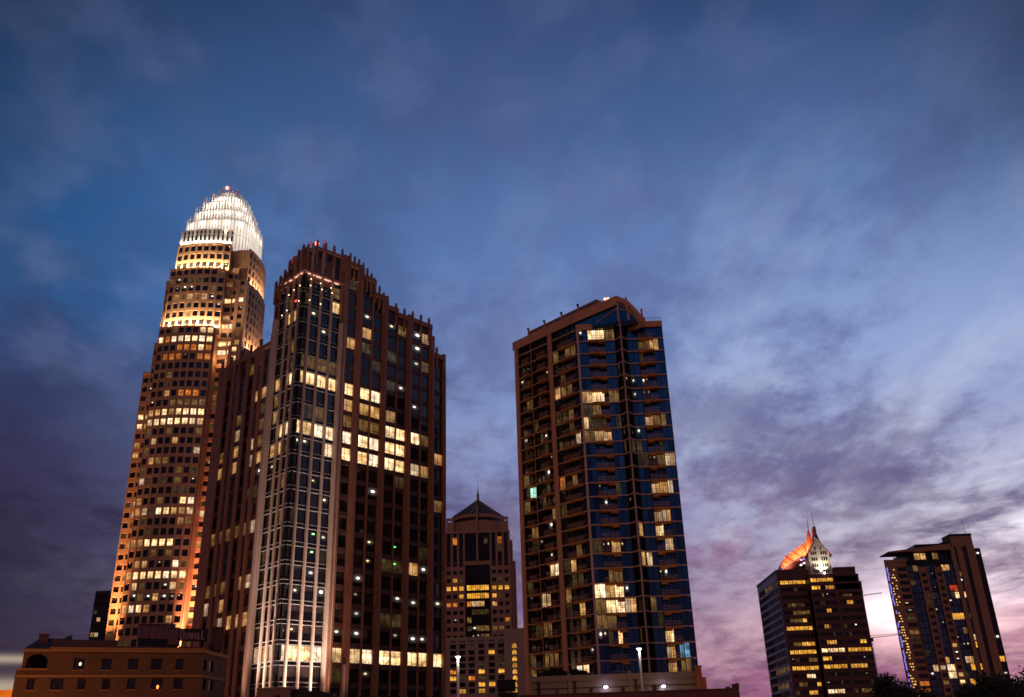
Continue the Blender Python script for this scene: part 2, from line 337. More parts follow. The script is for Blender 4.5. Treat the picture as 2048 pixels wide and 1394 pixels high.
# ------------------------------------------------------------------ mesh builder
class MB:
    def __init__(self): self.v = []; self.f = []; self.m = []; self.uv = []; self.mats = []
    def mi(self, m):
        if m not in self.mats: self.mats.append(m)
        return self.mats.index(m)
    def face(self, pts, m, uv=None):
        i = len(self.v); self.v += [tuple(p) for p in pts]
        self.f.append(tuple(range(i, i + len(pts)))); self.m.append(self.mi(m))
        self.uv += uv if uv else [(0.5, 0.5)] * len(pts)
    def hexa(self, p, m):
        """eight corners: four of one end in order, four of the other"""
        i = len(self.v); self.v += [tuple(q) for q in p]; k = self.mi(m)
        for f in ((3, 2, 1, 0), (4, 5, 6, 7), (0, 1, 5, 4), (1, 2, 6, 5), (2, 3, 7, 6), (3, 0, 4, 7)):
            self.f.append(tuple(i + j for j in f)); self.m.append(k); self.uv += [(0.5, 0.5)] * 4
    def box(self, x0, x1, y0, y1, z0, z1, m):
        self.hexa([(x0, y0, z0), (x1, y0, z0), (x1, y1, z0), (x0, y1, z0), (x0, y0, z1), (x1, y0, z1), (x1, y1, z1), (x0, y1, z1)], m)
    def fbox(self, fc, s0, s1, d0, d1, z0, z1, m):
        a, b = fc.p(s0, d0), fc.p(s1, d0); c, d = fc.p(s1, d1), fc.p(s0, d1)
        q = [d, c, b, a]
        self.hexa([(x, y, z0) for x, y in q] + [(x, y, z1) for x, y in q], m)
    def prism(self, poly, z0, z1, m, top=None):
        """poly counter-clockwise seen from above"""
        n = len(poly); zt = z1 if isinstance(z1, (list, tuple)) else [z1] * n
        for i in range(n):
            a, b = poly[i], poly[(i + 1) % n]
            self.face([(a[0], a[1], z0), (b[0], b[1], z0), (b[0], b[1], zt[(i + 1) % n]), (a[0], a[1], zt[i])], m)
        self.face([(p[0], p[1], zt[i]) for i, p in enumerate(poly)], top or m)
        self.face([(p[0], p[1], z0) for p in reversed(poly)], m)
    def tube(self, a, b, r0, r1, m, n=8, caps=True):
        a, b = Vector(a), Vector(b); ax = (b - a).normalized()
        u = ax.orthogonal().normalized(); v = ax.cross(u); i = len(self.v); k = self.mi(m)
        for (c, r) in ((a, r0), (b, r1)):
            for j in range(n):
                t = 2 * math.pi * j / n; self.v.append(tuple(c + u * (math.cos(t) * r) + v * (math.sin(t) * r)))
        for j in range(n):
            j2 = (j + 1) % n
            self.f.append((i + j, i + j2, i + n + j2, i + n + j)); self.m.append(k); self.uv += [(0.5, 0.5)] * 4
        if caps:
            self.f.append(tuple(i + n - 1 - j for j in range(n))); self.m.append(k); self.uv += [(0.5, 0.5)] * n
            self.f.append(tuple(i + n + j for j in range(n))); self.m.append(k); self.uv += [(0.5, 0.5)] * n
    def ball(self, c, r, m, n=8, sz=1.0):
        rings = 5; c = Vector(c); i = len(self.v); k = self.mi(m)
        for a in range(rings + 1):
            ph = math.pi * a / rings
            for j in range(n):
                t = 2 * math.pi * j / n
                self.v.append((c.x + r * math.sin(ph) * math.cos(t), c.y + r * math.sin(ph) * math.sin(t), c.z + r * sz * math.cos(ph)))
        for a in range(rings):
            for j in range(n):
                j2 = (j + 1) % n
                self.f.append((i + a * n + j, i + (a + 1) * n + j, i + (a + 1) * n + j2, i + a * n + j2)); self.m.append(k); self.uv += [(0.5, 0.5)] * 4
    def build(self, name, parent=None, **props):
        me = bpy.data.meshes.new(name)
        o0 = Vector((0, 0, 0))
        me.from_pydata(self.v, [], self.f); me.update()
        for m in self.mats: me.materials.append(m)
        me.polygons.foreach_set('material_index', self.m)
        l = me.uv_layers.new(name='UVMap')
        l.data.foreach_set('uv', [c for p in self.uv for c in p])
        o = bpy.data.objects.new(name, me); COL.objects.link(o)
        if parent:
            o.parent = parent; o.matrix_parent_inverse = Matrix.Translation(-Vector(parent.location))
        for a, b in props.items(): o[a] = b
        return o

class Face:
    """a vertical plane from p0 (left, seen from outside) to p1 (right)"""
    def __init__(s, p0, p1):
        s.p0 = Vector(p0[:2]); s.d = Vector(p1[:2]) - s.p0; s.L = s.d.length; s.u = s.d / s.L; s.n = Vector((s.u.y, -s.u.x))
    def p(s, a, d): q = s.p0 + s.u * a + s.n * d; return (q.x, q.y)
    def q(s, a, d, z): q = s.p(a, d); return Vector((q[0], q[1], z))
    def hit(s, px, py, d=0.0):
        """where the line of sight through a photo pixel meets the plane: (along, height)"""
        r = ray(px, py); o = s.p0 + s.n * d
        t = o.dot(s.n) / Vector((r.x, r.y)).dot(s.n)
        P = Vector((r.x, r.y)) * t
        return (P - s.p0).dot(s.u), r.z * t + CAMZ

def thing(name, loc, label, cat, group=None):
    o = bpy.data.objects.new(name, None); COL.objects.link(o); o.location = loc
    o['label'] = label; o['category'] = cat
    if group: o['group'] = group
    o.empty_display_size = 2
    return o
def lamp(typ, name, loc, energy, col, target=None, size=1.0, sizey=None, spot=60, blend=0.5, parent=None):
    l = bpy.data.lights.new(name, typ); l.energy = energy; l.color = col
    if typ == 'SPOT': l.spot_size = R(spot); l.spot_blend = blend; l.shadow_soft_size = size
    elif typ == 'AREA':
        l.shape = 'RECTANGLE'; l.size = size; l.size_y = sizey or size
    else: l.shadow_soft_size = size
    o = bpy.data.objects.new(name, l); COL.objects.link(o); o.location = loc
    if target is not None: o.rotation_euler = (Vector(target) - Vector(loc)).to_track_quat('-Z', 'Y').to_euler()
    return o

# ------------------------------------------------------------------ windows of a building, sorted out at the end
JOBS = []
class Wins:
    def __init__(s, root, litmap, base='k', seed=1, rnd=(), boost=None):
        s.root = root; s.map = litmap; s.base = base; s.w = []; s.rng = random.Random(seed); s.rnd = rnd; JOBS.append(s)
    def add(s, fc, s0, s1, z0, z1, d, base=None, plain=False):
        s.w.append((fc, s0, s1, z0, z1, d, base or s.base, plain))
    def kind(s, x, y, base, plain):
        for (x0, y0, x1, y1, h, kd) in s.map:
            if x0 - 0.1 <= x <= x1 + 0.1:
                yy = y0 + (y1 - y0) * ((x - x0) / (x1 - x0) if x1 > x0 else 0)
                if abs(y - yy) <= h:
                    return s.rng.choice(kd) if len(kd) > 1 else kd
        if plain: return base
        r = s.rng.random(); a = 0
        for p, kd in s.rnd:
            a += p
            if r < a: return kd
        return base

def finish_windows():
    dg = bpy.context.evaluated_depsgraph_get(); dg.update()
    eye = Vector((0, 0, CAMZ))
    for J in JOBS:
        L = []
        for (fc, s0, s1, z0, z1, d, base, plain) in J.w:
            c = fc.q((s0 + s1) / 2, d, (z0 + z1) / 2)
            x, y, f = proj(c)
            kd = J.kind(x, y, base, plain)
            area = 0.0; dr = c - eye; D = dr.length
            if f > 0 and -10 < x < 2058 and -10 < y < 1404:
                n3 = Vector((fc.n.x, fc.n.y, 0)); cosn = -dr.normalized().dot(n3)
                if cosn > 0.02:
                    hit = SC.ray_cast(dg, eye, dr.normalized(), distance=D - 0.2)
                    if not hit[0]: area = (s1 - s0) * (z1 - z0) * cosn / (D * D) * (1.3 if kd not in 'kKPVG' else 1.0)
            L.append((area, fc, s0, s1, z0, z1, d, kd))
        L.sort(key=lambda q: -q[0])
        rest = MB()
        for i, (area, fc, s0, s1, z0, z1, d, kd) in enumerate(L):
            a, b = i * 7 % 97, i // 9
            uv = [(a + .002, b + .002), (a + .998, b + .002), (a + .998, b + .998), (a + .002, b + .998)]
            mb = MB() if (i < 100 and area > 0) else rest
            mb.face([fc.q(s0, d, z0), fc.q(s1, d, z0), fc.q(s1, d, z1), fc.q(s0, d, z1)], LIT[kd], uv)
            if mb is not rest: mb.build('window', J.root)
        if rest.f: rest.build('window', J.root, kind='stuff')

def grid(mb, W, fc, cols, z0, z1, fh, zb, sill, head, mw, ms=None, dp=0.22, ds=0.0, rec=0.3, zs=None, base=None, s_lo=0.0, s_hi=None, plain=False):
    """wall relief: piers between the window columns, spandrels between the floors, panes set back behind both"""
    ms = ms or mw; s_hi = fc.L if s_hi is None else s_hi
    edges = [s_lo] + [x for c in cols for x in c] + [s_hi]
    for i in range(0, len(edges), 2):
        if edges[i + 1] - edges[i] > 0.02: mb.fbox(fc, edges[i], edges[i + 1], -rec, dp, z0, z1 + 0.04, mw)
    k0 = math.ceil((z0 - zb - sill) / fh - 1e-6); prev = z0
    k = k0
    while True:
        a, b = zb + k * fh + sill, zb + k * fh + head
        if b > z1 - 0.15: break
        if a > prev + 0.02: mb.fbox(fc, edges[1], edges[-2], -rec, ds, prev, a, ms)
        for (s0, s1) in cols: W.add(fc, s0, s1, a, b, -rec + 0.05, base, plain)
        prev = b; k += 1
    if z1 > prev + 0.02: mb.fbox(fc, edges[1], edges[-2], -rec, ds, prev, z1, ms)

def even(s0, s1, n, gap):
    w = (s1 - s0) / n
    return [(s0 + i * w + gap / 2, s0 + (i + 1) * w - gap / 2) for i in range(n)]

# ------------------------------------------------------------------ ground
g = MB(); g.face([(-9000, -9000, 0), (9000, -9000, 0), (9000, 9000, 0), (-9000, 9000, 0)], asphalt)
g.build('ground', kind='structure')
# ================================================================== office tower with swept crown (red granite, glass corner)
U2 = Vector((0.70317, 0.71102)); N2_ = Vector((U2.y, -U2.x))
HC = Vector((-45.419, 225.471)) - U2 * 14.0
def hp(s, d): q = HC + U2 * s + N2_ * d; return (q.x, q.y)
FR = Face(hp(0, 0), hp(49.8, 0))
FL = Face(hp(0, -42.7), hp(0, 0))
ht = thing('office_tower', (HC.x, HC.y, 0), 'dark red granite office tower with glass corner, white uplit piers and a swept finned crown', 'tower')
HLIT = [
    (683, 773, 762, 793, 9, 'b'), (683, 804, 792, 831, 9, 'm'), (683, 836, 760, 855, 9, 'd'), (683, 869, 808, 900, 9, 'b'), (864, 911, 888, 919, 9, 'm'),
    (683, 900, 808, 931, 9, 'b'), (820, 933, 860, 943, 9, 'm'), (770, 856, 808, 867, 9, 'b'), (820, 870, 840, 876, 9, 'b'), (841, 876, 860, 881, 9, 'd'),
    (722, 636, 738, 640, 12, 's'), (771, 655, 786, 660, 12, 's'), (800, 668, 812, 672, 9, 'd'), (820, 672, 834, 676, 12, 's'), (838, 676, 850, 680, 9, 'm'), (694, 678, 708, 684, 12, 'm'),
    (840, 724, 853, 731, 9, 'd'), (820, 727, 834, 731, 9, 's'), (797, 775, 808, 777, 9, 's'), (770, 800, 780, 802, 9, 's'), (745, 725, 757, 729, 9, 'f'), (878, 826, 888, 830, 9, 's'),
    (660, 1303, 892, 1321, 10, 'b'), (702, 1188, 715, 1196, 9, 's'), (702, 1225, 715, 1232, 9, 's'), (700, 1262, 713, 1269, 9, 's'), (782, 1204, 796, 1210, 9, 's'),
    (813, 1210, 832, 1216, 9, 's'), (866, 1212, 880, 1217, 9, 's'), (814, 1280, 834, 1286, 9, 's'), (838, 1275, 856, 1280, 9, 's'), (788, 1270, 800, 1276, 9, 's'),
    (700, 1338, 715, 1344, 9, 's'), (724, 1342, 738, 1350, 9, 's'), (780, 1342, 800, 1348, 9, 's'), (706, 1000, 716, 1010, 9, 's'), (730, 1080, 748, 1096, 10, 's'), (730, 1116, 748, 1130, 10, 's'),
    (700, 1155, 718, 1162, 9, 's'), (738, 985, 744, 992, 8, 's'), (812, 1130, 830, 1138, 9, 'm'), (700, 1040, 716, 1050, 9, 'd'),
    # glass corner
    (574, 758, 590, 748, 9, 'b'), (590, 747, 606, 746, 9, 'b'), (606, 748, 676, 770, 9, 'b'), (550, 772, 566, 764, 9, 'm'), (560, 858, 590, 848, 9, 'b'), (590, 846, 604, 846, 9, 'b'),
    (604, 849, 672, 868, 9, 'b'), (640, 892, 668, 900, 9, 'b'), (592, 884, 612, 890, 8, 's'), (546, 900, 566, 890, 9, 'm'), (552, 830, 566, 824, 9, 'm'), (622, 822, 650, 832, 8, 'd'),
    (600, 712, 626, 722, 9, 'd'), (600, 815, 625, 822, 8, 'f'), (628, 726, 664, 738, 9, 'd'), (500, 1312, 546, 1298, 10, 'm'), (546, 1297, 650, 1306, 10, 'b'),
    (660, 608, 676, 618, 9, 'b'), (678, 614, 694, 622, 9, 'b'), (682, 588, 698, 594, 9, 'm'), (660, 578, 678, 584, 9, 'd'), (580, 640, 596, 638, 9, 'm'), (638, 665, 662, 672, 10, 's'),
    (575, 606, 590, 602, 9, 'd'), (618, 830, 640, 838, 8, 'd'), (615, 965, 640, 972, 9, 's'), (580, 1184, 610, 1188, 9, 's'), (628, 1180, 650, 1194, 9, 's'), (570, 1266, 592, 1270, 8, 's'),
    (604, 1330, 622, 1338, 8, 's'), (520, 1216, 536, 1208, 9, 'm'), (536, 1100, 548, 1090, 9, 'd'), (640, 1070, 654, 1080, 9, 's'), (610, 1145, 630, 1152, 8, 's'),
    # left wing
    (527, 784, 540, 778, 9, 'm'), (508, 796, 519, 790, 9, 'm'), (474, 872, 486, 866, 9, 'm'), (492, 892, 506, 884, 9, 'm'), (470, 905, 482, 898, 9, 'm'), (520, 880, 532, 872, 9, 'd'),
    (440, 920, 452, 912, 9, 'd'), (516, 912, 530, 904, 9, 'm'), (490, 926, 504, 918, 9, 'm'), (466, 936, 480, 928, 9, 'm'), (432, 950, 452, 938, 9, 'm'), (505, 1050, 518, 1044, 10, 'm'),
    (476, 1062, 494, 1053, 10, 'd'), (428, 1080, 462, 1066, 10, 'd'), (494, 1160, 508, 1152, 10, 'm'), (468, 1168, 486, 1160, 10, 'm'), (430, 1180, 450, 1172, 10, 'd'), (408, 1188, 426, 1180, 10, 'd'),
    (405, 1246, 430, 1236, 10, 'm'), (436, 1242, 508, 1226, 10, 'm'), (428, 1212, 446, 1204, 10, 'm'), (405, 1222, 424, 1214, 10, 'm'),
]
WH = Wins(ht, HLIT, 'k', 3, rnd=((0.03, 's'), (0.07, 'f'), (0.03, 'd'), (0.012, 'm')))
HFH = 4.52; HZB = 88.02 - 3.9
# right face columns, measured across one lit row
rowpx = [(125, 245), (330, 440), (455, 565), (637, 750), (760, 865), (935, 1038), (1048, 1140), (1205, 1305)]
hcols = []
for a, b in rowpx:
    sa = FR.hit(660 + a / 5.808, 720 + (815 + (a - 125) * 0.246) / 5.808)[0]; sb = FR.hit(660 + b / 5.808, 720 + (815 + (b - 125) * 0.246) / 5.808)[0]
    hcols.append((sa, sb))
sil = [FR.hit(*p) for p in ((606, 509), (619, 501), (631, 495), (645, 499), (662, 505), (682, 513), (700, 522), (722, 538), (745, 567), (765, 600), (785, 617), (800, 630), (830, 640), (862, 653), (868, 708), (889, 716))]
def ztop(s):
    if s <= sil[0][0]: return sil[0][1]
    for (a, za), (b, zb_) in zip(sil, sil[1:]):
        if s <= b: return za + (zb_ - za) * (s - a) / max(b - a, 1e-6)
    return sil[-1][1]
ZPK = sil[2][1]
SEND = FR.hit(889, 735)[0]
zw = FL.hit(545, 684)[1]                         # roof of the left wing
zcov = FR.hit(604, 543)[1]                       # the cove light under the crown
wall = MB()
mids = [14.0] + [(hcols[i][1] + hcols[i + 1][0]) / 2 for i in range(7)] + [SEND]
roofm = MB()
for i in range(8):
    a, b = mids[i], mids[i + 1]
    n = 3 if 0 < i < 5 else 1
    zt = min(ztop(a + 0.2), ztop((a + b) / 2)) if i < 7 else ztop(b - 0.5)
    if i == 7: zt = ztop(b - 1.0)
    grid(wall, WH, FR, [hcols[i]], 0.0, zt, HFH, HZB, 0.66, 3.9, granite2, s_lo=a, s_hi=b - 0.01, dp=0.12 if i in (1, 3, 5) else 0.3, ds=0.0, ms=granite3)
    dep = -26.0 if i > 2 else -20.0
    wall.prism([hp(a, -0.3), hp(b, -0.3), hp(b, dep), hp(a, dep)], 0.0, zt - 0.1, granite2, roofgrey)
    # cornice following the stepped sweep
    wall.fbox(FR, a, b - 0.02, -0.6, 0.55, zt - 1.1, zt + 0.35, granite2)
# big pier beside the glass and heavy piers between the bays
for i, (m_, wd) in enumerate([(13.0, 2.5)] + [(mids[j], 1.5) for j in (1, 3, 5, 7)] + [(SEND - 0.45, 0.9)]):
    zt = ztop(m_ + 0.3)
    wall.fbox(FR, m_ - wd / 2, m_ + wd / 2, -0.3, 0.62, 0, zt + 0.9, granite2)
    wall.fbox(FR, m_ - wd / 4, m_ + wd / 4, 0.5, 0.95, 0, zt - 4, granite2)
# glass corner, right side and left side
wall.prism([hp(0.3, -0.3), hp(14, -0.3), hp(14, -14), hp(0.3, -14)], 0, 128.8, spandrel, roofgrey)
LZ = [(-14.5, 129.7), (-10.0, 131.6), (-7.6, 132.9), (-4.3, 134.8), (-1.5, 135.9), (0.0, 136.3)]
def ztopl(s):
    d = s - FL.L
    if d <= LZ[0][0]: return LZ[0][1]
    for (a, za), (b, zb_) in zip(LZ, LZ[1:]):
        if d <= b: return za + (zb_ - za) * (d - a) / (b - a)
    return LZ[-1][1]
gp = [FR.hit(x, 1370)[0] for x in (567, 593, 619)]
gcol = [(0.9, gp[0] - 0.3), (gp[0] + 0.3, gp[1] - 0.3), (gp[1] + 0.3, gp[2] - 0.3), (gp[2] + 0.3, 11.7)]
grid(wall, WH, FR, gcol, 0, zcov, HFH, HZB, 0.55, 3.85, darkmetal, spandrel, dp=0.05, ds=-0.12, s_lo=0.4, s_hi=11.9)
lp = [FL.hit(x, 1370)[0] for x in (517, 530, 543)]
LW = FL.L
lcol = [(31.9, lp[0] - 0.3), (lp[0] + 0.3, lp[1] - 0.3), (lp[1] + 0.3, lp[2] - 0.3), (lp[2] + 0.3, LW - 0.9)]
grid(wall, WH, FL, lcol, 0, zcov - 0.5, HFH, HZB, 0.55, 3.85, darkmetal, spandrel, dp=0.05, ds=-0.12, s_lo=31.6, s_hi=LW - 0.4)
# chamfered corner post
wall.prism([hp(0.05, -0.9), hp(0.9, -0.05), hp(0.9, -0.6), hp(0.6, -0.9)], 0, zcov, spandrel)
fins = MB()
k = 0
while HZB % HFH + k * HFH < zcov - 1:
    zf = HZB % HFH + k * HFH
    for dz in (-0.55, 0.40):
        fins.fbox(FR, 0.2, 11.8, -0.1, 0.16, zf + dz, zf + dz + 0.10, railm)
        fins.fbox(FL, 31.7, LW - 0.2, -0.1, 0.16, zf + dz, zf + dz + 0.10, railm)
    k += 1
fins.build('mullion_rail', ht)
# crown screen above the cove light
crs = MB()
cw = even(0.9, 14.0, 4, 1.1)
hc_ = ZPK - zcov
re_ = [0.1 + 13.9 * i / 5 for i in range(6)]
for a, b in zip(re_, re_[1:]):
    zt = ztop((a + b) / 2); hh_ = zt - zcov
    grid(crs, WH, FR, [(a + 0.42, b - 0.28)], zcov, zt, 20, zcov, 1.5, hh_ - 1.5, granite2, dp=0.4, s_lo=a, s_hi=b, plain=True)
    crs.fbox(FR, a - 0.2, b + 0.1, -0.8, 0.66, zt - 0.9, zt + 0.15, granite2)
    crs.prism([hp(a, -0.45), hp(b, -0.45), hp(b, -9), hp(a, -9)], zcov - 2, zt - 0.3, granite2, roofgrey)
le = [28.7 + (LW - 28.8) * i / 8 for i in range(9)]
for a, b in zip(le, le[1:]):
    zt = ztopl((a + b) / 2); hh_ = zt - zcov
    if hh_ > 3.4: grid(crs, WH, FL, [(a + 0.45, b - 0.3)], zcov, zt, 20, zcov, 1.4, hh_ - 1.2, granite2, dp=0.4, s_lo=a, s_hi=b, plain=True)
    else: crs.fbox(FL, a, b, -0.4, 0.4, zcov - 1.2, zt, granite2)
    crs.fbox(FL, a, b - 0.01, -0.8, 0.62, zt - 0.8, zt + 0.2, granite2)
    crs.prism([FL.p(a, -0.4), FL.p(b, -0.4), FL.p(b, -9), FL.p(a, -9)], zcov - 2, zt - 0.3, granite2, roofgrey)
crs.fbox(FR, -0.5, 13.6, -0.3, 0.75, zcov + 0.25, zcov + 1.0, granite2); crs.fbox(FL, 33.0, LW + 0.4, -0.3, 0.72, zcov + 0.25, zcov + 0.97, granite2)
crs.build('crown_screen', ht)
for fc, a, b in ((FR, 0.6, 11.0), (FL, 33.0, LW - 0.4)):
    cv = MB()
    n = 4
    for j in range(n): cv.fbox(fc, a + (b - a) * j / n + 0.25, a + (b - a) * (j + 1) / n - 0.25, 0.1, 0.5, zcov - 0.12, zcov + 0.12, mat('cove_lamp', (0.8, 0.7, 0.6), 0.5, var=0, emit=(1.0, 0.52, 0.32), es=0.75))
    cv.build('cove_light', ht)
# left wing
wc = []
s = 28.2
for kind in (1, 2, 1, 2, 1):
    if kind == 1: wc.append((s - 3.0, s)); s -= 4.6
    else: wc.append((s - 3.0, s)); wc.append((s - 6.3, s - 3.35)); s -= 7.9
wc = sorted(c for c in wc if c[0] > 0.5)
grid(wall, WH, FL, wc, 0, zw, HFH, HZB, 0.66, 3.9, granite2, s_lo=0.0, s_hi=28.7, dp=0.3, ms=granite3)
for c in (5.0, 9.6, 17.4, 22.0): wall.fbox(FL, c - 0.55, c + 0.55, 0.2, 0.65, 0, zw + 0.6, granite2)
wall.fbox(FL, -0.2, 28.6, -0.6, 0.5, zw - 1.2, zw + 0.3, granite2)
wall.prism([hp(0.3, -42.4), hp(0.3, -14), hp(16, -14), hp(16, -42.4)][::-1], 0, zw - 0.1, granite2, roofgrey)
# upper left shoulder and big left pier
grid(wall, WH, FL, [(29.2, 30.6)], zw, zcov, HFH, HZB, 0.6, 3.6, granite2, s_lo=28.7, s_hi=31.6, dp=0.25)
wall.fbox(FL, 28.9, 31.5, 0.1, 0.75, 0, zw + 2.0, granite2)
wall.prism([hp(0.4, -26), hp(0.4, -13.9), hp(14, -13.9), hp(14, -26)][::-1], 0, zw, granite2, roofgrey)
wall.build('wall', ht)
# free piers in front of the glass, lit from below
def pier(fc, s, w_, d, zt, name='lit_pier'):
    p = MB(); n = 6; ring = []
    for j in range(n + 1):
        t = math.pi * j / n; ring.append(fc.p(s - w_ / 2 * math.cos(t), 0.02 + d * math.sin(t)))
    p.prism(ring, 0, zt, palestone); p.build(name, ht)
for s in gp: pier(FR, s, 0.74, 0.75, ztop(s) + 1.6)
for s in lp: pier(FL, s, 0.62, 0.65, ztopl(s) + 1.6)
pier(FR, 12.2, 1.1, 1.2, FR.hit(690, 652)[1], 'corner_pier'); pier(FR, 13.4, 1.0, 1.0, FR.hit(690, 652)[1], 'corner_pier')
pier(FL, 30.9, 1.5, 1.2, zw + 5.5, 'corner_pier'); pier(FL, 29.6, 1.1, 0.9, zw + 5.5, 'corner_pier')
pier(FR, mids[1] - 0.7, 0.9, 1.1, 30, 'corner_pier')
# roof fins along the silhouette
def rfin(fc, s, zt, up=1.9):
    f_ = MB(); f_.fbox(fc, s - 0.2, s + 0.2, 0.05, 0.8, zt - 5.0, zt + up, granite2); f_.fbox(fc, s - 0.13, s + 0.13, 0.1, 0.7, zt + up, zt + up + 0.5, granite2); f_.build('roof_fin', ht)
s = 0.4
while s < SEND - 0.3:
    rfin(FR, s, ztop(s) - 0.1); s += 2.75 if s < 13 else (1.5 if s < 27 else 3.1)
for j in range(7): rfin(FL, 28.9 + 2.2 * j, ztopl(28.9 + 2.2 * j))
for s in (2, 7, 12.5, 18, 23.5): rfin(FL, s, zw, 2.2)
for j, (fc, s) in enumerate(((FR, 1.0), (FR, 5.2), (FL, LW - 3.0), (FL, LW - 6.0))):
    t = MB(); p = fc.q(s, 0.5, (ztop(s) if fc is FR else ztopl(s)) + 1.2); t.tube(p, p + Vector((0, 0, 1.7)), 0.2, 0.16, mat('red_lit_rod', (0.6, 0.1, 0.12), 0.5, var=0, emit=(1.0, 0.10, 0.14), es=0.22), 6); t.build('marker_rod', ht)
bm_ = MB(); p = FR.hit(634, 487, -3.0); q = FR.q(p[0], -3.0, ZPK - 1); bm_.tube(q, (q.x, q.y, p[1] - 0.4), 0.12, 0.1, darkmetal, 6); o = bm_.build('beacon_mast', ht)
bb = MB(); bb.ball((q.x, q.y, p[1]), 0.62, redlamp); bb.build('beacon_lamp', o)
for (x, y, fc) in ((622, 558, FR), (641, 567, FR), (662, 576, FR), (621, 571, FR), (644, 579, FR), (664, 586, FR), (619, 600, FR), (641, 608, FR), (600, 571, FL), (588, 580, FL), (578, 590, FL), (598, 602, FL), (574, 621, FL), (564, 631, FL)):
    s_, z_ = fc.hit(x, y, 0.9); l = MB(); l.ball(fc.q(s_, 0.95, z_), 0.16, warmlamp, 6); l.build('pier_lamp', ht)
for (x, y) in ((626, 1068), (623, 1104), (789, 1094), (789, 1128)):
    s_, z_ = FR.hit(x, y); l = MB(); l.fbox(FR, s_ - 0.35, s_ + 0.35, 0.02, 0.12, z_ - 0.18, z_ + 0.18, greenlamp); l.build('exit_sign', ht)
l = MB(); s_, z_ = FL.hit(593, 602); l.fbox(FL, s_ - 0.4, s_ + 0.4, 0.1, 0.3, z_ - 0.2, z_ + 0.2, lamp_mat('small_red_lamp', (1, 0.03, 0.08), 2.0)); l.build('red_lamp', ht)
# floodlights at the foot of the piers
UPW = (1.0, 0.80, 0.68); UPP = (1.0, 0.66, 0.55)
zf = 12.0
for fc, s, e, c in ((FR, gp[0], 1.0, UPW), (FR, gp[1], 0.45, UPP), (FR, gp[2], 1.1, UPW), (FL, lp[1], 1.0, UPW), (FL, lp[0], 0.35, UPP), (FL, lp[2], 0.4, UPP)):
    lamp('SPOT', 'pier_floodlight', fc.q(s, 5.5, zf), 230000 * e, c, fc.q(s, 0.6, zf + 26), 0.2, spot=28, blend=1.0)
for fc, s, e in ((FR, 12.6, 1.0), (FL, 30.4, 0.9), (FR, mids[1] - 0.7, 0.35)):
    lamp('SPOT', 'pier_floodlight', fc.q(s, 6.0, zf), 45000 * e, (1.0, 0.56, 0.42), fc.q(s, 0.9, zf + 30), 0.2, spot=30, blend=1.0)

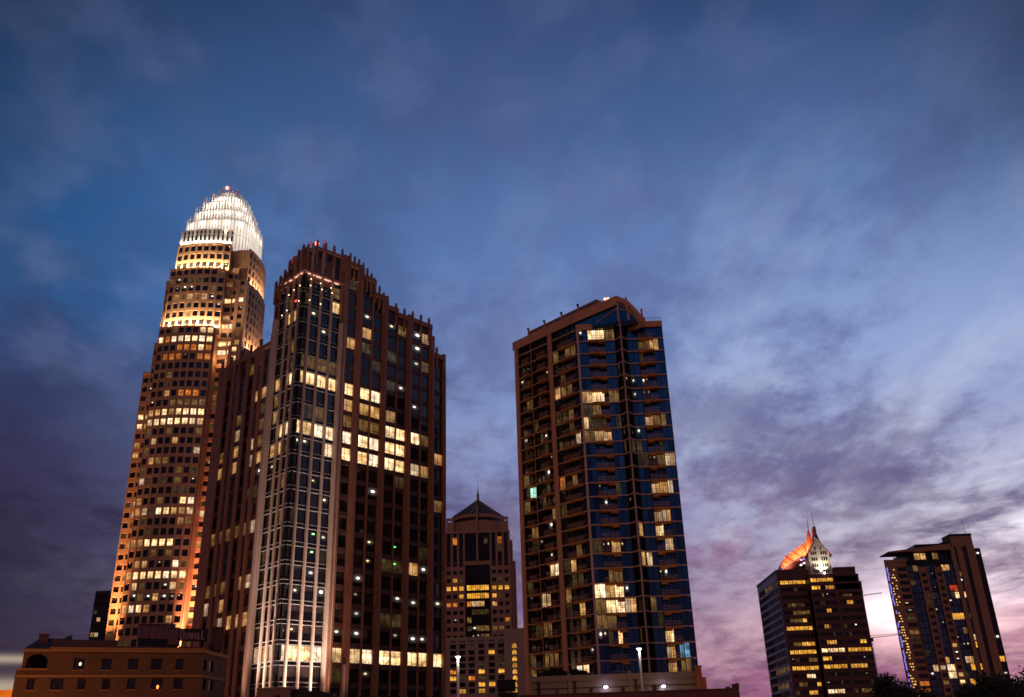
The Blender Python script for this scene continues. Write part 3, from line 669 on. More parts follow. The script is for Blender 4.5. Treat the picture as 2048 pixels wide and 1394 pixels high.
# ================================================================== floodlit tower with tiered rod crown
bt = thing('crowned_tower', (-138, 372, 0), 'tallest brown granite tower with stepped floodlit bays and a glowing white crown of rods', 'tower')
BLIT = [
    (268, 829, 288, 828, 8, 'b'), (250, 831, 266, 831, 8, 'm'), (290, 827, 316, 823, 8, 'm'), (316, 823, 332, 821, 8, 'b'), (333, 820, 345, 819, 8, 'm'), (345, 819, 408, 818, 8, 'b'),
    (268, 848, 290, 846, 8, 'b'), (290, 846, 302, 842, 8, 'm'), (302, 841, 405, 837, 8, 'b'), (418, 806, 434, 806, 8, 'd'), (418, 790, 434, 790, 8, 'd'),
    (354, 783, 394, 782, 7, 'o'), (336, 802, 410, 800, 7, 'd'), (312, 684, 328, 682, 8, 'b'), (328, 684, 338, 684, 8, 'o'), (338, 682, 425, 679, 8, 'b'),
    (354, 698, 390, 697, 8, 'mo'), (390, 697, 408, 697, 8, 'b'), (408, 697, 424, 697, 8, 'o'), (330, 716, 366, 715, 8, 'o'), (366, 715, 380, 715, 8, 's'), (388, 715, 420, 714, 8, 'om'),
    (402, 664, 424, 662, 8, 'b'), (432, 676, 446, 676, 8, 'd'), (440, 694, 468, 690, 10, 'b'), (434, 710, 464, 706, 9, 'b'), (466, 703, 482, 702, 9, 'b'), (464, 719, 480, 717, 9, 'b'),
    (468, 687, 484, 686, 8, 'm'), (442, 722, 464, 719, 7, 'm'), (446, 598, 472, 596, 8, 'b'), (476, 607, 492, 605, 8, 'b'), (446, 647, 470, 645, 8, 'b'),
    (464, 492, 486, 492, 7, 'y'), (462, 511, 484, 511, 7, 'o'), (460, 525, 482, 525, 7, 'b'), (456, 538, 480, 538, 7, 'b'), (474, 545, 494, 544, 7, 'y'),
    (346, 578, 360, 578, 8, 's'), (378, 576, 390, 576, 8, 's'), (346, 594, 362, 593, 8, 'm'), (370, 590, 386, 589, 8, 'm'), (387, 591, 400, 590, 8, 'd'), (401, 590, 415, 590, 8, 'm'),
    (367, 621, 384, 620, 8, 'm'), (350, 639, 364, 638, 8, 's'), (318, 587, 334, 586, 9, 'b'), (314, 606, 330, 605, 8, 'd'), (286, 694, 302, 693, 8, 'm'), (302, 667, 318, 666, 8, 'o'),
    (264, 1009, 280, 1008, 8, 'm'), (352, 1007, 386, 1006, 8, 'b'), (262, 1029, 290, 1027, 8, 'm'), (310, 1027, 334, 1026, 8, 'b'), (340, 1027, 386, 1025, 8, 'm'), (348, 1047, 364, 1047, 8, 'm'),
    (365, 1047, 380, 1046, 8, 'd'), (252, 1087, 282, 1087, 8, 'm'), (282, 1087, 342, 1085, 8, 'b'), (244, 1150, 258, 1149, 8, 'm'), (258, 1149, 372, 1147, 8, 'b'), (262, 1129, 292, 1129, 8, 'm'),
    (338, 1127, 356, 1127, 8, 'b'), (356, 1127, 372, 1126, 8, 'd'), (258, 1170, 272, 1170, 8, 'b'), (272, 1170, 286, 1170, 8, 'd'), (325, 1169, 336, 1168, 8, 's'), (338, 1168, 352, 1168, 8, 'b'), (352, 1168, 366, 1168, 8, 'd'),
    (254, 1191, 364, 1190, 8, 'sdm'), (236, 1213, 250, 1212, 8, 'm'), (250, 1212, 282, 1211, 8, 'b'), (282, 1211, 296, 1211, 8, 'm'), (244, 1254, 272, 1252, 8, 'm'), (242, 1277, 270, 1275, 8, 'd'),
    (380, 1112, 392, 1112, 9, 'r'), (378, 1132, 390, 1132, 9, 'r'), (377, 1153, 390, 1153, 9, 'r'), (376, 1175, 388, 1175, 9, 'r'), (374, 1196, 386, 1195, 9, 'r'),
    (402, 938, 414, 936, 8, 'm'), (352, 911, 366, 911, 8, 's'), (306, 914, 320, 913, 8, 'd'), (386, 894, 400, 892, 8, 'm'), (277, 972, 291, 970, 8, 'm'), (295, 970, 309, 968, 8, 'f'),
    (344, 970, 358, 968, 8, 'd'), (400, 974, 414, 972, 8, 'm'), (394, 994, 408, 992, 8, 'o'), (355, 957, 368, 957, 8, 'd'), (265, 1108, 276, 1107, 7, 'f'), (330, 1106, 342, 1105, 7, 'd'),
    (344, 933, 358, 933, 7, 'd'), (284, 787, 292, 787, 7, 's'), (286, 812, 294, 811, 7, 'm'),
]
WB = Wins(bt, BLIT, 'k', 5, rnd=((0.035, 's'), (0.09, 'f'), (0.05, 'd'), (0.015, 'm')))
BFH = 4.17; BZB = 77.5 - 3.25
bw = MB()
def bow(x0, x1, y, sag, n):
    return [(x0 + (x1 - x0) * i / n, y - sag * (1 - (2 * i / n - 1) ** 2)) for i in range(n + 1)]
def rbow(x, y0, y1, sag, n):
    return [(x + sag * (1 - (2 * i / n - 1) ** 2), y0 + (y1 - y0) * i / n) for i in range(n + 1)]
def bay(pts, z0, z1, zb, sill=0.62, head=3.3, frac=0.71):
    for a, b in zip(pts, pts[1:]):
        fc = Face(a, b); m_ = fc.L * (1 - frac) / 2
        grid(bw, WB, fc, [(m_, fc.L - m_)], z0, z1, BFH, zb, sill, head, granite, dp=0.18, ds=0.05)
Z1, Z2, Z3 = 182.0, 211.5, 226.0
bay(bow(-152.4, -128.6, 355.4, 1.8, 8), 0, Z1, BZB)
bay(bow(-151.9, -127.0, 357.2, 1.8, 8), Z1, Z2, Z1 + 0.9)
bay(bow(-150.6, -126.4, 358.9, 1.8, 8), Z2, Z3 - 1, Z2 + 1.0)
bw.prism([(-152.0, 355.8)] + [(x, y + 0.3) for x, y in bow(-152.0, -129.0, 355.4, 1.7, 8)][1:-1] + [(-129, 355.8), (-129, 380), (-152, 380)], 0, Z1 - 0.2, granite, roofgrey)
bw.prism([(x, y + 0.3) for x, y in bow(-151.5, -127.3, 357.2, 1.7, 8)] + [(-127.3, 380), (-151.5, 380)], Z1 - 3, Z2 - 0.2, granite, roofgrey)
bw.prism([(x, y + 0.3) for x, y in bow(-150.2, -126.8, 358.9, 1.7, 8)] + [(-126.8, 380), (-150.2, 380)], Z2 - 3, Z3 - 0.2, granite, roofgrey)
# little parapet teeth on each ledge
for zt, pts in ((Z1, bow(-152.4, -128.6, 355.0, 1.8, 16)), (Z2, bow(-151.9, -127.0, 356.8, 1.8, 16)), (Z3 - 1, bow(-150.6, -126.4, 358.6, 1.8, 16))):
    for a, b in zip(pts, pts[1:]):
        fc = Face(a, b); bw.fbox(fc, 0.0, fc.L, -0.3, 0.0, zt - 0.5, zt + 0.25, granite); bw.fbox(fc, fc.L * 0.25, fc.L * 0.75, -0.28, 0.03, zt + 0.25, zt + 0.6, granite)
# stepped left corner
for (x0, x1, y, zt, cols) in ((-158.5, -155.4, 359.5, 163.0, 1), (-155.4, -153.6, 359.2, 176.5, 1), (-153.6, -151.5, 358.6, 206.5, 1)):
    fc = Face((x0, y), (x1, y)); grid(bw, WB, fc, even(0.1, fc.L - 0.1, cols, 0.75), 0, zt, BFH, BZB, 0.95, 3.15, granite, dp=0.15)
    bw.prism([(x0 + .02, y + 0.3), (x1, y + 0.3), (x1, 384), (x0 + .02, 384)], 0, zt - 0.1, granite, roofgrey)
    bw.box(x0 - 0.1, x1 + 0.05, y - 0.3, y + 0.4, zt - 0.5, zt + 0.5, granite)
# right corner: deep notch, then the corner block
fc = Face((-128.6, 361), (-122.3, 361)); grid(bw, WB, fc, [(0.5, 4.0), (4.6, 5.9)], 0, 214, BFH, BZB, 0.95, 3.2, granite, dp=0.15)
bw.prism([(-128.6, 361.3), (-122.3, 361.3), (-122.3, 385), (-128.6, 385)], 0, 213.9, granite, roofgrey)
bw.box(-128.62, -128.2, 356.5, 361, 0, 182, granite)
fc = Face((-122.3, 357.6), (-117.6, 357.6)); grid(bw, WB, fc, [(1.5, 3.4)], 0, 174, BFH, BZB, 0.95, 3.15, granite, dp=0.15)
bw.prism([(-122.3, 357.9), (-117.9, 357.9), (-117.9, 364), (-122.3, 364)], 0, 173.8, granite, roofgrey)
fc = Face((-122.3, 359.6), (-117.4, 359.6)); grid(bw, WB, fc, [(1.6, 3.6)], 174, 207, BFH, BZB, 0.95, 3.15, granite, dp=0.15)
bw.prism([(-122.3, 359.9), (-117.7, 359.9), (-117.7, 364), (-122.3, 364)], 173, 206.8, granite, roofgrey)
# right bay
for (x, z0, z1, zb) in ((-117.2, 0, 175, BZB), (-118.4, 175, 207, 176.2), (-119.4, 207, 225, 208.2)):
    bay(rbow(x, 363.5, 391, 2.4, 9), z0, z1, zb, frac=0.55)
    p = [(a - 0.3, b) for a, b in rbow(x, 363.5, 391, 2.3, 9)]
    bw.prism(p + [(-128, 391), (-128, 363.5)], max(z0 - 2, 0), z1 - 0.2, granite, roofgrey)
    for a, b in zip(p, p[1:]):
        f2_ = Face(a, b); bw.fbox(f2_, 0, f2_.L, 0.1, 0.5, z1 - 0.4, z1 + 0.5, granite)
bw.build('wall', bt)
# lit belt under the crown, with dark slots
belt = MB(); slots = MB()
pts = bow(-150.2, -126.6, 359.4, 1.8, 12)
for a, b in zip(pts, pts[1:]):
    fc = Face(a, b); belt.fbox(fc, 0, fc.L, -1.0, 0, Z3 - 0.6, Z3 + 7.2, mat('lit_belt_stone', (0.72, 0.68, 0.60), 0.6, var=0.08))
    slots.fbox(fc, fc.L - 0.42, fc.L + 0.42, 0.0, 0.14, Z3 + 1.0, Z3 + 4.2, darkmetal); slots.fbox(fc, fc.L - 0.4, fc.L + 0.4, 0.0, 0.14, Z3 + 4.7, Z3 + 6.3, darkmetal)
belt.build('lit_belt', bt); slots.build('belt_slot', bt)
CC = (-136.2, 377.0)
def sup(r, n, k=3.2):
    o = []
    for j in range(n):
        t = 2 * math.pi * (j + 0.5) / n; c, s_ = math.cos(t), math.sin(t)
        q = (abs(c) ** k + abs(s_) ** k) ** (-1 / k); o.append((CC[0] + r * q * c, CC[1] + r * q * s_))
    return o
base = MB(); base.prism(sup(14.6, 40), Z3 - 4, Z3 + 6.5, granite, roofgrey); base.build('crown_base', bt)
tiers = [(16.4, Z3 - 1.5, 240.6, 243.0, 76), (13.7, 238, 247.8, 250.3, 64), (10.7, 245, 254.3, 256.8, 52), (7.4, 252, 259.4, 261.8, 38), (4.0, 257, 263.8, 266.3, 22)]
for i, (r, z0, z1, zt, n) in enumerate(tiers):
    d = MB(); ring = sup(r - 0.9, n // 2)
    d.prism(ring, z0, z1, drum_glow, roofgrey)
    for zz in (z0 + (z1 - z0) * 0.5, z1 - 0.3):
        d.prism(sup(r - 0.78, n // 2), zz, zz + 0.35, whitepaint)
    o = d.build('crown_tier', bt)
    rd = MB()
    for j, (x, y) in enumerate(sup(r, n)):
        h = zt + (0.35 if j % 3 == 0 else -0.25 * (j % 2))
        rd.tube((x, y, z0 + 0.5), (x, y, h), 0.21, 0.18, mat('bright_aluminium_rod', (0.85, 0.84, 0.82), 0.45, var=0), 5)
        rd.tube((x, y, z0 + 0.6), (CC[0] + (x - CC[0]) * (r - 0.9) / r, CC[1] + (y - CC[1]) * (r - 0.9) / r, z0 + 0.9), 0.08, 0.08, whitepaint, 4, False)
    rd.build('rod_screen', o)
    for j in range(13):
        t = R(180 + 20 * j - 50); q = (abs(math.cos(t)) ** 3.2 + abs(math.sin(t)) ** 3.2) ** (-1 / 3.2)
        lamp('POINT', 'crown_floodlight', (CC[0] + (r + 2.7) * q * math.cos(t), CC[1] + (r + 2.7) * q * math.sin(t), (z0 if i else Z3 + 5.5) + 0.6), 330, (1.0, 0.86, 0.70), size=1.3)
b = MB(); b.ball((CC[0] - 0.2, CC[1] - 4.2, 265.6), 0.85, redlamp); b.build('beacon_lamp', bt)
# floodlights on the ledges
FW_ = (1.0, 0.74, 0.46)
for x in (-149.5, -145.5, -141.5, -137.5, -133.5, -129.5):
    y = 355.2 - 1.8 * (1 - ((x + 139.5) / 11.9) ** 2)
    lamp('AREA', 'ledge_floodlight', (x, y + 0.60, Z1 + 0.7), 3000, FW_, (x, y + 2.2, Z1 + 4), 3.6, 0.25)
    lamp('AREA', 'ledge_floodlight', (x + 0.6, y + 2.25, Z2 + 0.7), 2200, (1.0, 0.82, 0.5), (x + 0.6, y + 3.9, Z2 + 4), 3.6, 0.25)
    lamp('AREA', 'belt_floodlight', (x + 0.6, y + 3.55, Z3 - 0.3), 520, (1.0, 0.95, 0.74), (x + 0.8, y + 4.6, Z3 + 3), 3.6, 0.25)
for y in (366.5, 371, 375.5, 380, 384.5):
    x = -116.6 + 2.3 * (1 - ((y - 377.2) / 13.7) ** 2)
    lamp('AREA', 'ledge_floodlight', (x - 0.2, y, 175.7), 1500, (1.0, 0.68, 0.45), (x - 1.8, y, 179), 0.3, 4.6)
    lamp('AREA', 'ledge_floodlight', (x - 1.25, y, 207.7), 1300, (1.0, 0.72, 0.48), (x - 2.8, y, 211), 0.3, 4.6)
lamp('POINT', 'ledge_floodlight', (-125.4, 358.8, 182.5), 350, FW_, size=0.4)
lamp('POINT', 'ledge_floodlight', (-125.4, 358.4, 168.0), 800, (1.0, 0.62, 0.32), size=0.4)
# warm floodlights at the foot of the corner bays
OR = (1.0, 0.46, 0.20)
zl = 50.0
for x, y, e in ((-157.2, 356.5, 1.0), (-154.3, 355.6, 0.8)):
    lamp('SPOT', 'corner_floodlight', (x, y - 3.5, zl - 10), 420000 * e, OR, (x - 0.9, y + 3.8, zl + 40), 0.25, spot=30, blend=1.0)
for x, y, e in ((-127.6, 357.2, 1.0), (-125.0, 357.6, 0.8)):
    lamp('SPOT', 'corner_floodlight', (x, y - 3.5, zl - 6), 380000 * e, (1.0, 0.40, 0.22), (x, y + 4.5, zl + 36), 0.25, spot=36, blend=1.0)
# ================================================================== apartment tower with balconies and gabled glass top
A3 = at_D(1169.146, 912.195, 215.0)
def sc(px, py, r): return at_D(px, py, 215.0 * r)
aA = Vector((A3.x, A3.y)); n1 = sc(1249.0, 908.8, 1.003); p1 = sc(1262.4, 904.9, 0.9935); n2 = sc(1274.0, 907.9, 1.004); dD = sc(1350.2, 903.9, 1.009)
aN1, aP, aN2, aD = (Vector((q.x, q.y)) for q in (n1, p1, n2, dD))
LDIR = Vector((-0.687, 0.727)).normalized()
aB = aA + LDIR * 23.2
at = thing('apartment_tower', (aA.x, aA.y, 0), 'dark blue glass apartment tower with stacked balconies and a gabled glass top', 'tower')
ALIT = [
    (1154, 668, 1168, 667, 8, 'S'), (1176, 673, 1208, 670, 9, 'b'), (1212, 669, 1230, 669, 8, 'd'), (1276, 691, 1302, 689, 9, 'd'), (1302, 688, 1320, 686, 9, 'm'), (1254, 763, 1272, 762, 9, 'S'),
    (1280, 766, 1296, 766, 9, 'S'), (1284, 790, 1298, 789, 9, 'S'), (1258, 799, 1276, 798, 9, 'S'), (1164, 797, 1180, 795, 9, 'm'), (1184, 795, 1208, 793, 9, 'b'), (1222, 791, 1242, 789, 9, 'd'),
    (1164, 822, 1202, 821, 9, 'df'), (1162, 850, 1176, 849, 9, 'b'), (1180, 844, 1210, 842, 8, 'f'), (1290, 842, 1306, 840, 9, 'm'), (1310, 843, 1332, 842, 9, 'd'), (1268, 853, 1286, 851, 8, 'S'),
    (1174, 871, 1188, 869, 9, 'd'), (1190, 870, 1220, 869, 9, 'm'), (1276, 915, 1296, 914, 9, 'f'), (1297, 918, 1310, 918, 9, 'S'), (1312, 915, 1330, 914, 9, 'd'), (1330, 914, 1350, 913, 9, 'm'),
    (1304, 974, 1320, 973, 9, 'm'), (1322, 974, 1342, 972, 9, 'm'), (1308, 1029, 1324, 1028, 9, 'm'), (1326, 1027, 1344, 1025, 9, 'm'), (1308, 1054, 1324, 1053, 9, 'b'), (1332, 1083, 1352, 1082, 9, 'm'),
    (1272, 1066, 1290, 1064, 9, 'm'), (1204, 1090, 1220, 1088, 9, 'S'), (1220, 1090, 1238, 1088, 9, 'm'), (1180, 1091, 1204, 1090, 9, 'f'), (1276, 1111, 1304, 1109, 9, 'm'), (1316, 1140, 1332, 1139, 9, 'S'),
    (1188, 1141, 1204, 1139, 9, 'S'), (1222, 1153, 1246, 1152, 10, 'd'), (1192, 1177, 1214, 1175, 10, 'b'), (1214, 1177, 1226, 1176, 10, 'm'), (1226, 1180, 1246, 1178, 10, 'b'), (1192, 1206, 1212, 1204, 10, 'd'),
    (1212, 1210, 1228, 1209, 10, 'b'), (1228, 1208, 1246, 1206, 10, 'b'), (1256, 1212, 1276, 1210, 10, 'm'), (1298, 1204, 1316, 1203, 10, 'd'), (1196, 1244, 1214, 1242, 10, 'd'), (1216, 1242, 1234, 1240, 10, 'd'),
    (1232, 1273, 1250, 1272, 10, 'b'), (1196, 1280, 1212, 1278, 9, 'S'), (1214, 1273, 1230, 1272, 9, 'f'), (1328, 1262, 1346, 1261, 9, 'b'), (1332, 1302, 1350, 1301, 10, 'm'), (1364, 1303, 1376, 1302, 10, 'c'),
    (1336, 1328, 1354, 1327, 10, 'm'), (1366, 1326, 1388, 1322, 10, 'd'), (1160, 1348, 1184, 1346, 11, 'b'), (1118, 1143, 1136, 1140, 8, 'f'),
    # left face
    (1128, 712, 1148, 706, 9, 'd'), (1106, 796, 1120, 792, 9, 'm'), (1126, 782, 1146, 776, 9, 'd'), (1050, 776, 1066, 770, 9, 'm'), (1050, 820, 1066, 815, 9, 'd'), (1118, 840, 1134, 836, 9, 'f'), (1134, 828, 1154, 822, 9, 'd'),
    (1148, 878, 1162, 874, 9, 'm'), (1056, 984, 1072, 980, 9, 't'), (1074, 969, 1092, 964, 9, 'd'), (1114, 966, 1132, 962, 9, 'o'), (1140, 955, 1158, 950, 9, 'd'), (1128, 1011, 1146, 1006, 9, 'm'), (1150, 1004, 1164, 1001, 9, 'f'),
    (1142, 980, 1160, 975, 8, 'f'), (1150, 1110, 1166, 1106, 9, 'd'), (1100, 1147, 1118, 1143, 9, 'b'), (1136, 1142, 1154, 1138, 9, 'm'), (1134, 1174, 1150, 1171, 9, 'm'), (1088, 1209, 1106, 1205, 9, 'm'), (1154, 1227, 1174, 1223, 9, 'm'),
    (1088, 1265, 1104, 1261, 9, 'd'), (1150, 1165, 1166, 1160, 8, 'f'), (1050, 1330, 1075, 1325, 9, 'f'), (1085, 1325, 1106, 1322, 9, 'd'), (1042, 930, 1060, 925, 8, 'S'), (1050, 970, 1060, 966, 8, 'd'),
]
WA = Wins(at, ALIT, 'K', 8, rnd=((0.02, 'S'), (0.035, 'f')))
WAL = Wins(at, ALIT, 'k', 9, rnd=((0.05, 'f'), (0.03, 's'), (0.02, 'd')))
h0 = A3.z; fh = 3.40
def slabs(z1): 
    k = math.ceil((6 - h0) / fh); r = []
    while h0 + k * fh < z1: r.append(h0 + k * fh); k += 1
    return r
F1 = Face(aA, aN1); F2 = Face(aN1, aP); F3 = Face(aP, aN2); F4 = Face(aN2, aD); F0 = Face(aB, aA)
zpar = F1.hit(1200, 649)[1]
ztl = F0.hit(1148, 629)[1]; zbl = ztl - 2.6
SL = slabs(zpar - 2.0)
aw = MB(); sb = MB()
E_ = aD + Vector((2.0, 24)); G_ = aB + Vector((18, 16))
core = [aB, aA, aN1, aP, aN2, aD, E_, G_]
cen = sum(core, Vector((0, 0))) / 8
def inset(p, k): d = (cen - p); return p + d.normalized() * k
aw.prism([inset(p, 0.75) for p in core], 0, zpar - 0.3, spandrel, roofgrey)
def curtain(fc, cols, z1, W, base):
    zs = slabs(z1)
    for i, z in enumerate(zs):
        zt = (zs[i + 1] if i + 1 < len(zs) else z1) - 0.16
        if zt - z < 1: continue
        for j, (a, b) in enumerate(cols): W.add(fc, a, b, z + 0.16, zt, -0.25, base)
    for z in zs: sb.fbox(fc, 0.0, fc.L, -0.4, 0.22, z - 0.12, z + 0.12, slabedge)
    e = [0.0] + [x for c in cols for x in c] + [fc.L]
    for i in range(0, len(e), 2): aw.fbox(fc, e[i], e[i + 1], -0.45, 0.02, 0, z1, darkmetal)
L1, L4 = F1.L, F4.L
curtain(F1, [(0.42, 0.155 * L1), (0.165 * L1, 0.28 * L1), (0.29 * L1, 0.39 * L1), (0.40 * L1, 0.50 * L1), (0.515 * L1, 0.61 * L1), (0.62 * L1, 0.715 * L1), (0.73 * L1, 0.85 * L1), (0.86 * L1, 0.985 * L1)], zpar - 1.2, WA, 'K')
curtain(F4, [(0.02 * L4, 0.15 * L4), (0.16 * L4, 0.29 * L4), (0.305 * L4, 0.395 * L4), (0.405 * L4, 0.50 * L4), (0.515 * L4, 0.605 * L4), (0.615 * L4, 0.71 * L4), (0.73 * L4, 0.85 * L4), (0.86 * L4, 0.985 * L4)], zpar - 1.2, WA, 'K')
curtain(F2, [(0.08, F2.L - 0.16)], zpar + 0.3, WA, 'P'); curtain(F3, [(0.16, F3.L - 0.08)], zpar + 0.3, WA, 'P')
L0 = F0.L
curtain(F0, [(0.055 * L0, 0.15 * L0), (0.155 * L0, 0.255 * L0), (0.27 * L0, 0.335 * L0), (0.34 * L0, 0.40 * L0), (0.41 * L0, 0.475 * L0), (0.48 * L0, 0.545 * L0), (0.615 * L0, 0.70 * L0), (0.71 * L0, 0.79 * L0), (0.80 * L0, 0.88 * L0), (0.89 * L0, 0.965 * L0)], zbl, WAL, 'k')
# piers of the left face and the corner column
for a, b, d in ((0.0, 0.052, 0.5), (0.55, 0.61, 0.35), (0.262, 0.268, 0.15)):
    aw.fbox(F0, a * L0, b * L0, -0.4, d, 0, zbl + 0.2, concrete)
aw.fbox(F1, -0.15, 0.40, -0.4, 0.35, 0, zpar, slabedge)
aw.prism([(F2.p(F2.L - 0.02, 0.3)), (F3.p(0.14, 0.06)), (F3.p(0.12, -0.35)), (F2.p(F2.L - 0.14, -0.35)), (F2.p(F2.L - 0.14, 0.06))][::-1], 0, zpar, slabedge)
aw.fbox(F4, L4 - 0.14, L4 + 0.05, -0.4, 0.12, 0, zpar, darkmetal)
# parapets
aw.fbox(F1, -0.2, L1 * 0.86, -0.5, 0.4, zpar - 1.5, zpar + 0.1, concrete); aw.fbox(F1, L1 * 0.86, L1, -0.5, 0.2, zpar - 1.0, zpar + 0.0, concrete)
aw.fbox(F4, L4 * 0.06, L4 + 0.1, -0.5, 0.4, zpar - 1.5, zpar + 0.1, concrete)
aw.build('wall', at); sb.build('floor_edge', at)
# railing on the roof edge at the right
rl = MB(); zr = zpar + 0.1
for j in range(6):
    q = F4.q(L4 * (0.55 + 0.09 * j), 0.1, zr); rl.tube(q, q + Vector((0, 0, 1.0)), 0.05, 0.05, darkmetal, 5)
rl.tube(F4.q(L4 * 0.55, 0.1, zr + 1), F4.q(L4, 0.1, zr + 1), 0.05, 0.05, darkmetal, 5); rl.build('roof_railing', at)
# balconies
BALC = []
def balcony(fc, a, b, z, dep, ext):
    m_ = MB()
    m_.fbox(fc, a, b, -0.1, dep, z - 0.55, z - 0.02, soffit)
    if ext: m_.fbox(fc, ext[0], ext[1], 0.1, dep + 0.3, z - 1.0, z - 0.56, soffit)
    r = MB()
    n = max(4, int((b - a) / 0.35))
    for j in range(n + 1):
        s_ = a + (b - a) * j / n; q = fc.q(s_, dep - 0.06, z); r.tube(q, q + Vector((0, 0, 1.05)), 0.025, 0.025, slabedge, 4, False)
    for zz in (0.5, 1.05): r.tube(fc.q(a, dep - 0.06, z + zz), fc.q(b, dep - 0.06, z + zz), 0.04, 0.04, slabedge, 4, False)
    for s_ in (a, b): r.tube(fc.q(s_, 0, z + 1.05), fc.q(s_, dep - 0.06, z + 1.05), 0.04, 0.04, slabedge, 4, False)
    BALC.append((m_, r, proj(fc.q((a + b) / 2, dep, z))[2] / (b - a)))
for z in SL:
    balcony(F1, 0.29 * L1, 0.715 * L1, z, 1.25, (0.55 * L1, 0.72 * L1))
    balcony(F4, 0.30 * L4, 0.71 * L4, z, 1.25, (0.305 * L4, 0.47 * L4))
    balcony(F0, 0.15 * L0, 0.255 * L0, z, 1.2, None)
    balcony(F0, 0.40 * L0, 0.53 * L0, z, 1.2, None)
    balcony(F0, 0.735 * L0, 0.955 * L0, z, 1.0, None)
BALC.sort(key=lambda q: q[2])
rest = MB()
for i, (m_, r, _) in enumerate(BALC):
    if i < 100:
        o = m_.build('balcony', at); r.build('railing', o)
    else:
        for q in (m_, r):
            for f_, k_ in zip(q.f, q.m): rest.face([q.v[j] for j in f_], q.mats[k_])
if rest.f: rest.build('balcony', at, kind='stuff')
# gabled top
FA = Face(aA, aP)
sP, zP = FA.hit(1233, 592); zP -= 0.2
qs = [FA.hit(*p) for p in ((1233, 592), (1256, 602), (1274, 620), (1291, 641))]
BACK = Vector((LDIR.x, LDIR.y, 0))
top = MB(); gl = MB()
def V3(s, z, d=0.0): return FA.q(s, d, z)
def body(s0, z0, s1, z1, length):
    a, b, c, d = V3(s0, zpar - 1.5, -0.4), V3(s1, zpar - 1.5, -0.4), V3(s1, z1, -0.4), V3(s0, z0, -0.4); L_ = BACK * length
    top.hexa([a, b, b + L_, a + L_, d, c, c + L_, d + L_], spandrel)
def slope(s0, z0, s1, z1, th, front, length):
    a, b = V3(s0, z0, front), V3(s1, z1, front); t = Vector((0, 0, th))
    top.hexa([a - t, b - t, b - t + BACK * length, a - t + BACK * length, a, b, b + BACK * length, a + BACK * length], concrete)
slope(-0.3, ztl, qs[0][0], qs[0][1], 2.6, 0.35, 23.8); body(0.4, ztl - 2.0, qs[0][0], qs[0][1] - 2.2, 23.0)
for (a, za), (b, zb_) in zip(qs, qs[1:]): slope(a, za, b, zb_, 1.5, 0.36, 20.0); body(a, za - 1.2, b - 0.1, max(zb_ - 1.2, zpar), 19.0)
top.build('roof', at)
# glazed gable wall
W_G = Wins(at, [], 'K', 12)
gb = MB()
tri = [(0.0, zpar + 0.1), (qs[0][0], zpar + 0.1), (qs[0][0], qs[0][1] - 2.5), (0.0, ztl - 2.5)]
def poly_wall(pts, d, dep, m):
    f_ = [V3(s_, z_, d) for s_, z_ in pts]; gb.face(f_, m, [(31.1 + 0.8 * (s_ % 1.0), 7.3) for s_, z_ in pts])
poly_wall([(0.0, zpar - 0.5), (qs[0][0], zpar - 0.5), (qs[0][0], qs[0][1] - 2.4), (0.0, ztl - 2.4)], -0.35, 1, gblue)
poly_wall([(qs[0][0], zpar - 0.5), (qs[3][0], zpar - 0.5), (qs[3][0], qs[3][1] - 0.2), (qs[2][0], qs[2][1] - 1.9), (qs[1][0], qs[1][1] - 1.9), (qs[0][0], qs[0][1] - 2.4)], -0.35, 1, gblue)
o = gb.build('gable_glazing', at)
mu = MB()
def bar(s0, z0, s1, z1, r=0.14): mu.tube(V3(s0, z0, -0.2), V3(s1, z1, -0.2), r, r, slabedge, 6)
bar(qs[0][0], zpar - 0.2, qs[0][0], qs[0][1] - 2.0, 0.26); bar(qs[1][0] - 0.3, zpar - 0.2, qs[1][0] - 0.3, qs[1][1] - 1.6, 0.3)
bar(qs[0][0] - 6.0, zpar + 0.1, qs[0][0], zpar + 3.6); bar(qs[0][0], zpar + 3.6, qs[3][0] - 0.5, zpar + 0.2)
mu.build('gable_mullion', o)
# mechanical screen behind the roof edge
off = Vector((0.727, 0.687)).normalized() * 4.5
FM = Face(aB + off, aA + off)
sa, za = FM.hit(1058, 664); sb_, zb_ = FM.hit(1193, 597)
ms = MB(); zm = (za + zb_) / 2
ms.fbox(FM, sa, sb_, -7, 0, zpar - 1, zm, mat('mauve_screen', (0.22, 0.12, 0.11), 0.8, var=0.1)); ms.build('roof_screen', at)
for x, y in ((1058, 660), (1090, 645), (1124, 628), (1157, 609)):
    s_, z_ = FM.hit(x, y); p = MB(); p.fbox(FM, s_ - 0.2, s_ + 0.2, 0.02, 0.4, zm - 5, zm + 1.0, concrete); p.fbox(FM, s_ - 0.3, s_ + 0.3, 0.4, 0.55, zm + 0.5, zm + 0.95, darkmetal); p.build('roof_post', at)
for x, y in ((1252, 598), (1283, 621)):
    s_, z_ = FA.hit(x, y); p = MB(); p.fbox(FA, s_ - 0.25, s_ + 0.25, -0.1, 0.5, z_ - 3.5, z_ + 0.3, concrete); p.build('roof_post', at)
s_, z_ = FM.hit(1210, 598); p = MB(); q = FM.q(s_, 0, z_); p.tube(q - Vector((0, 0, 4)), q, 0.08, 0.08, darkmetal, 5); o = p.build('beacon_mast', at)
p = MB(); p.ball(q, 0.36, lamp_mat('amber_beacon_lamp', (1.0, 0.30, 0.16), 5.0)); p.ball(q + Vector((0.8, 0, 0.1)), 0.3, lamp_mat('amber_beacon_lamp', (1, .3, .16), 5)); p.build('beacon_lamp', o)

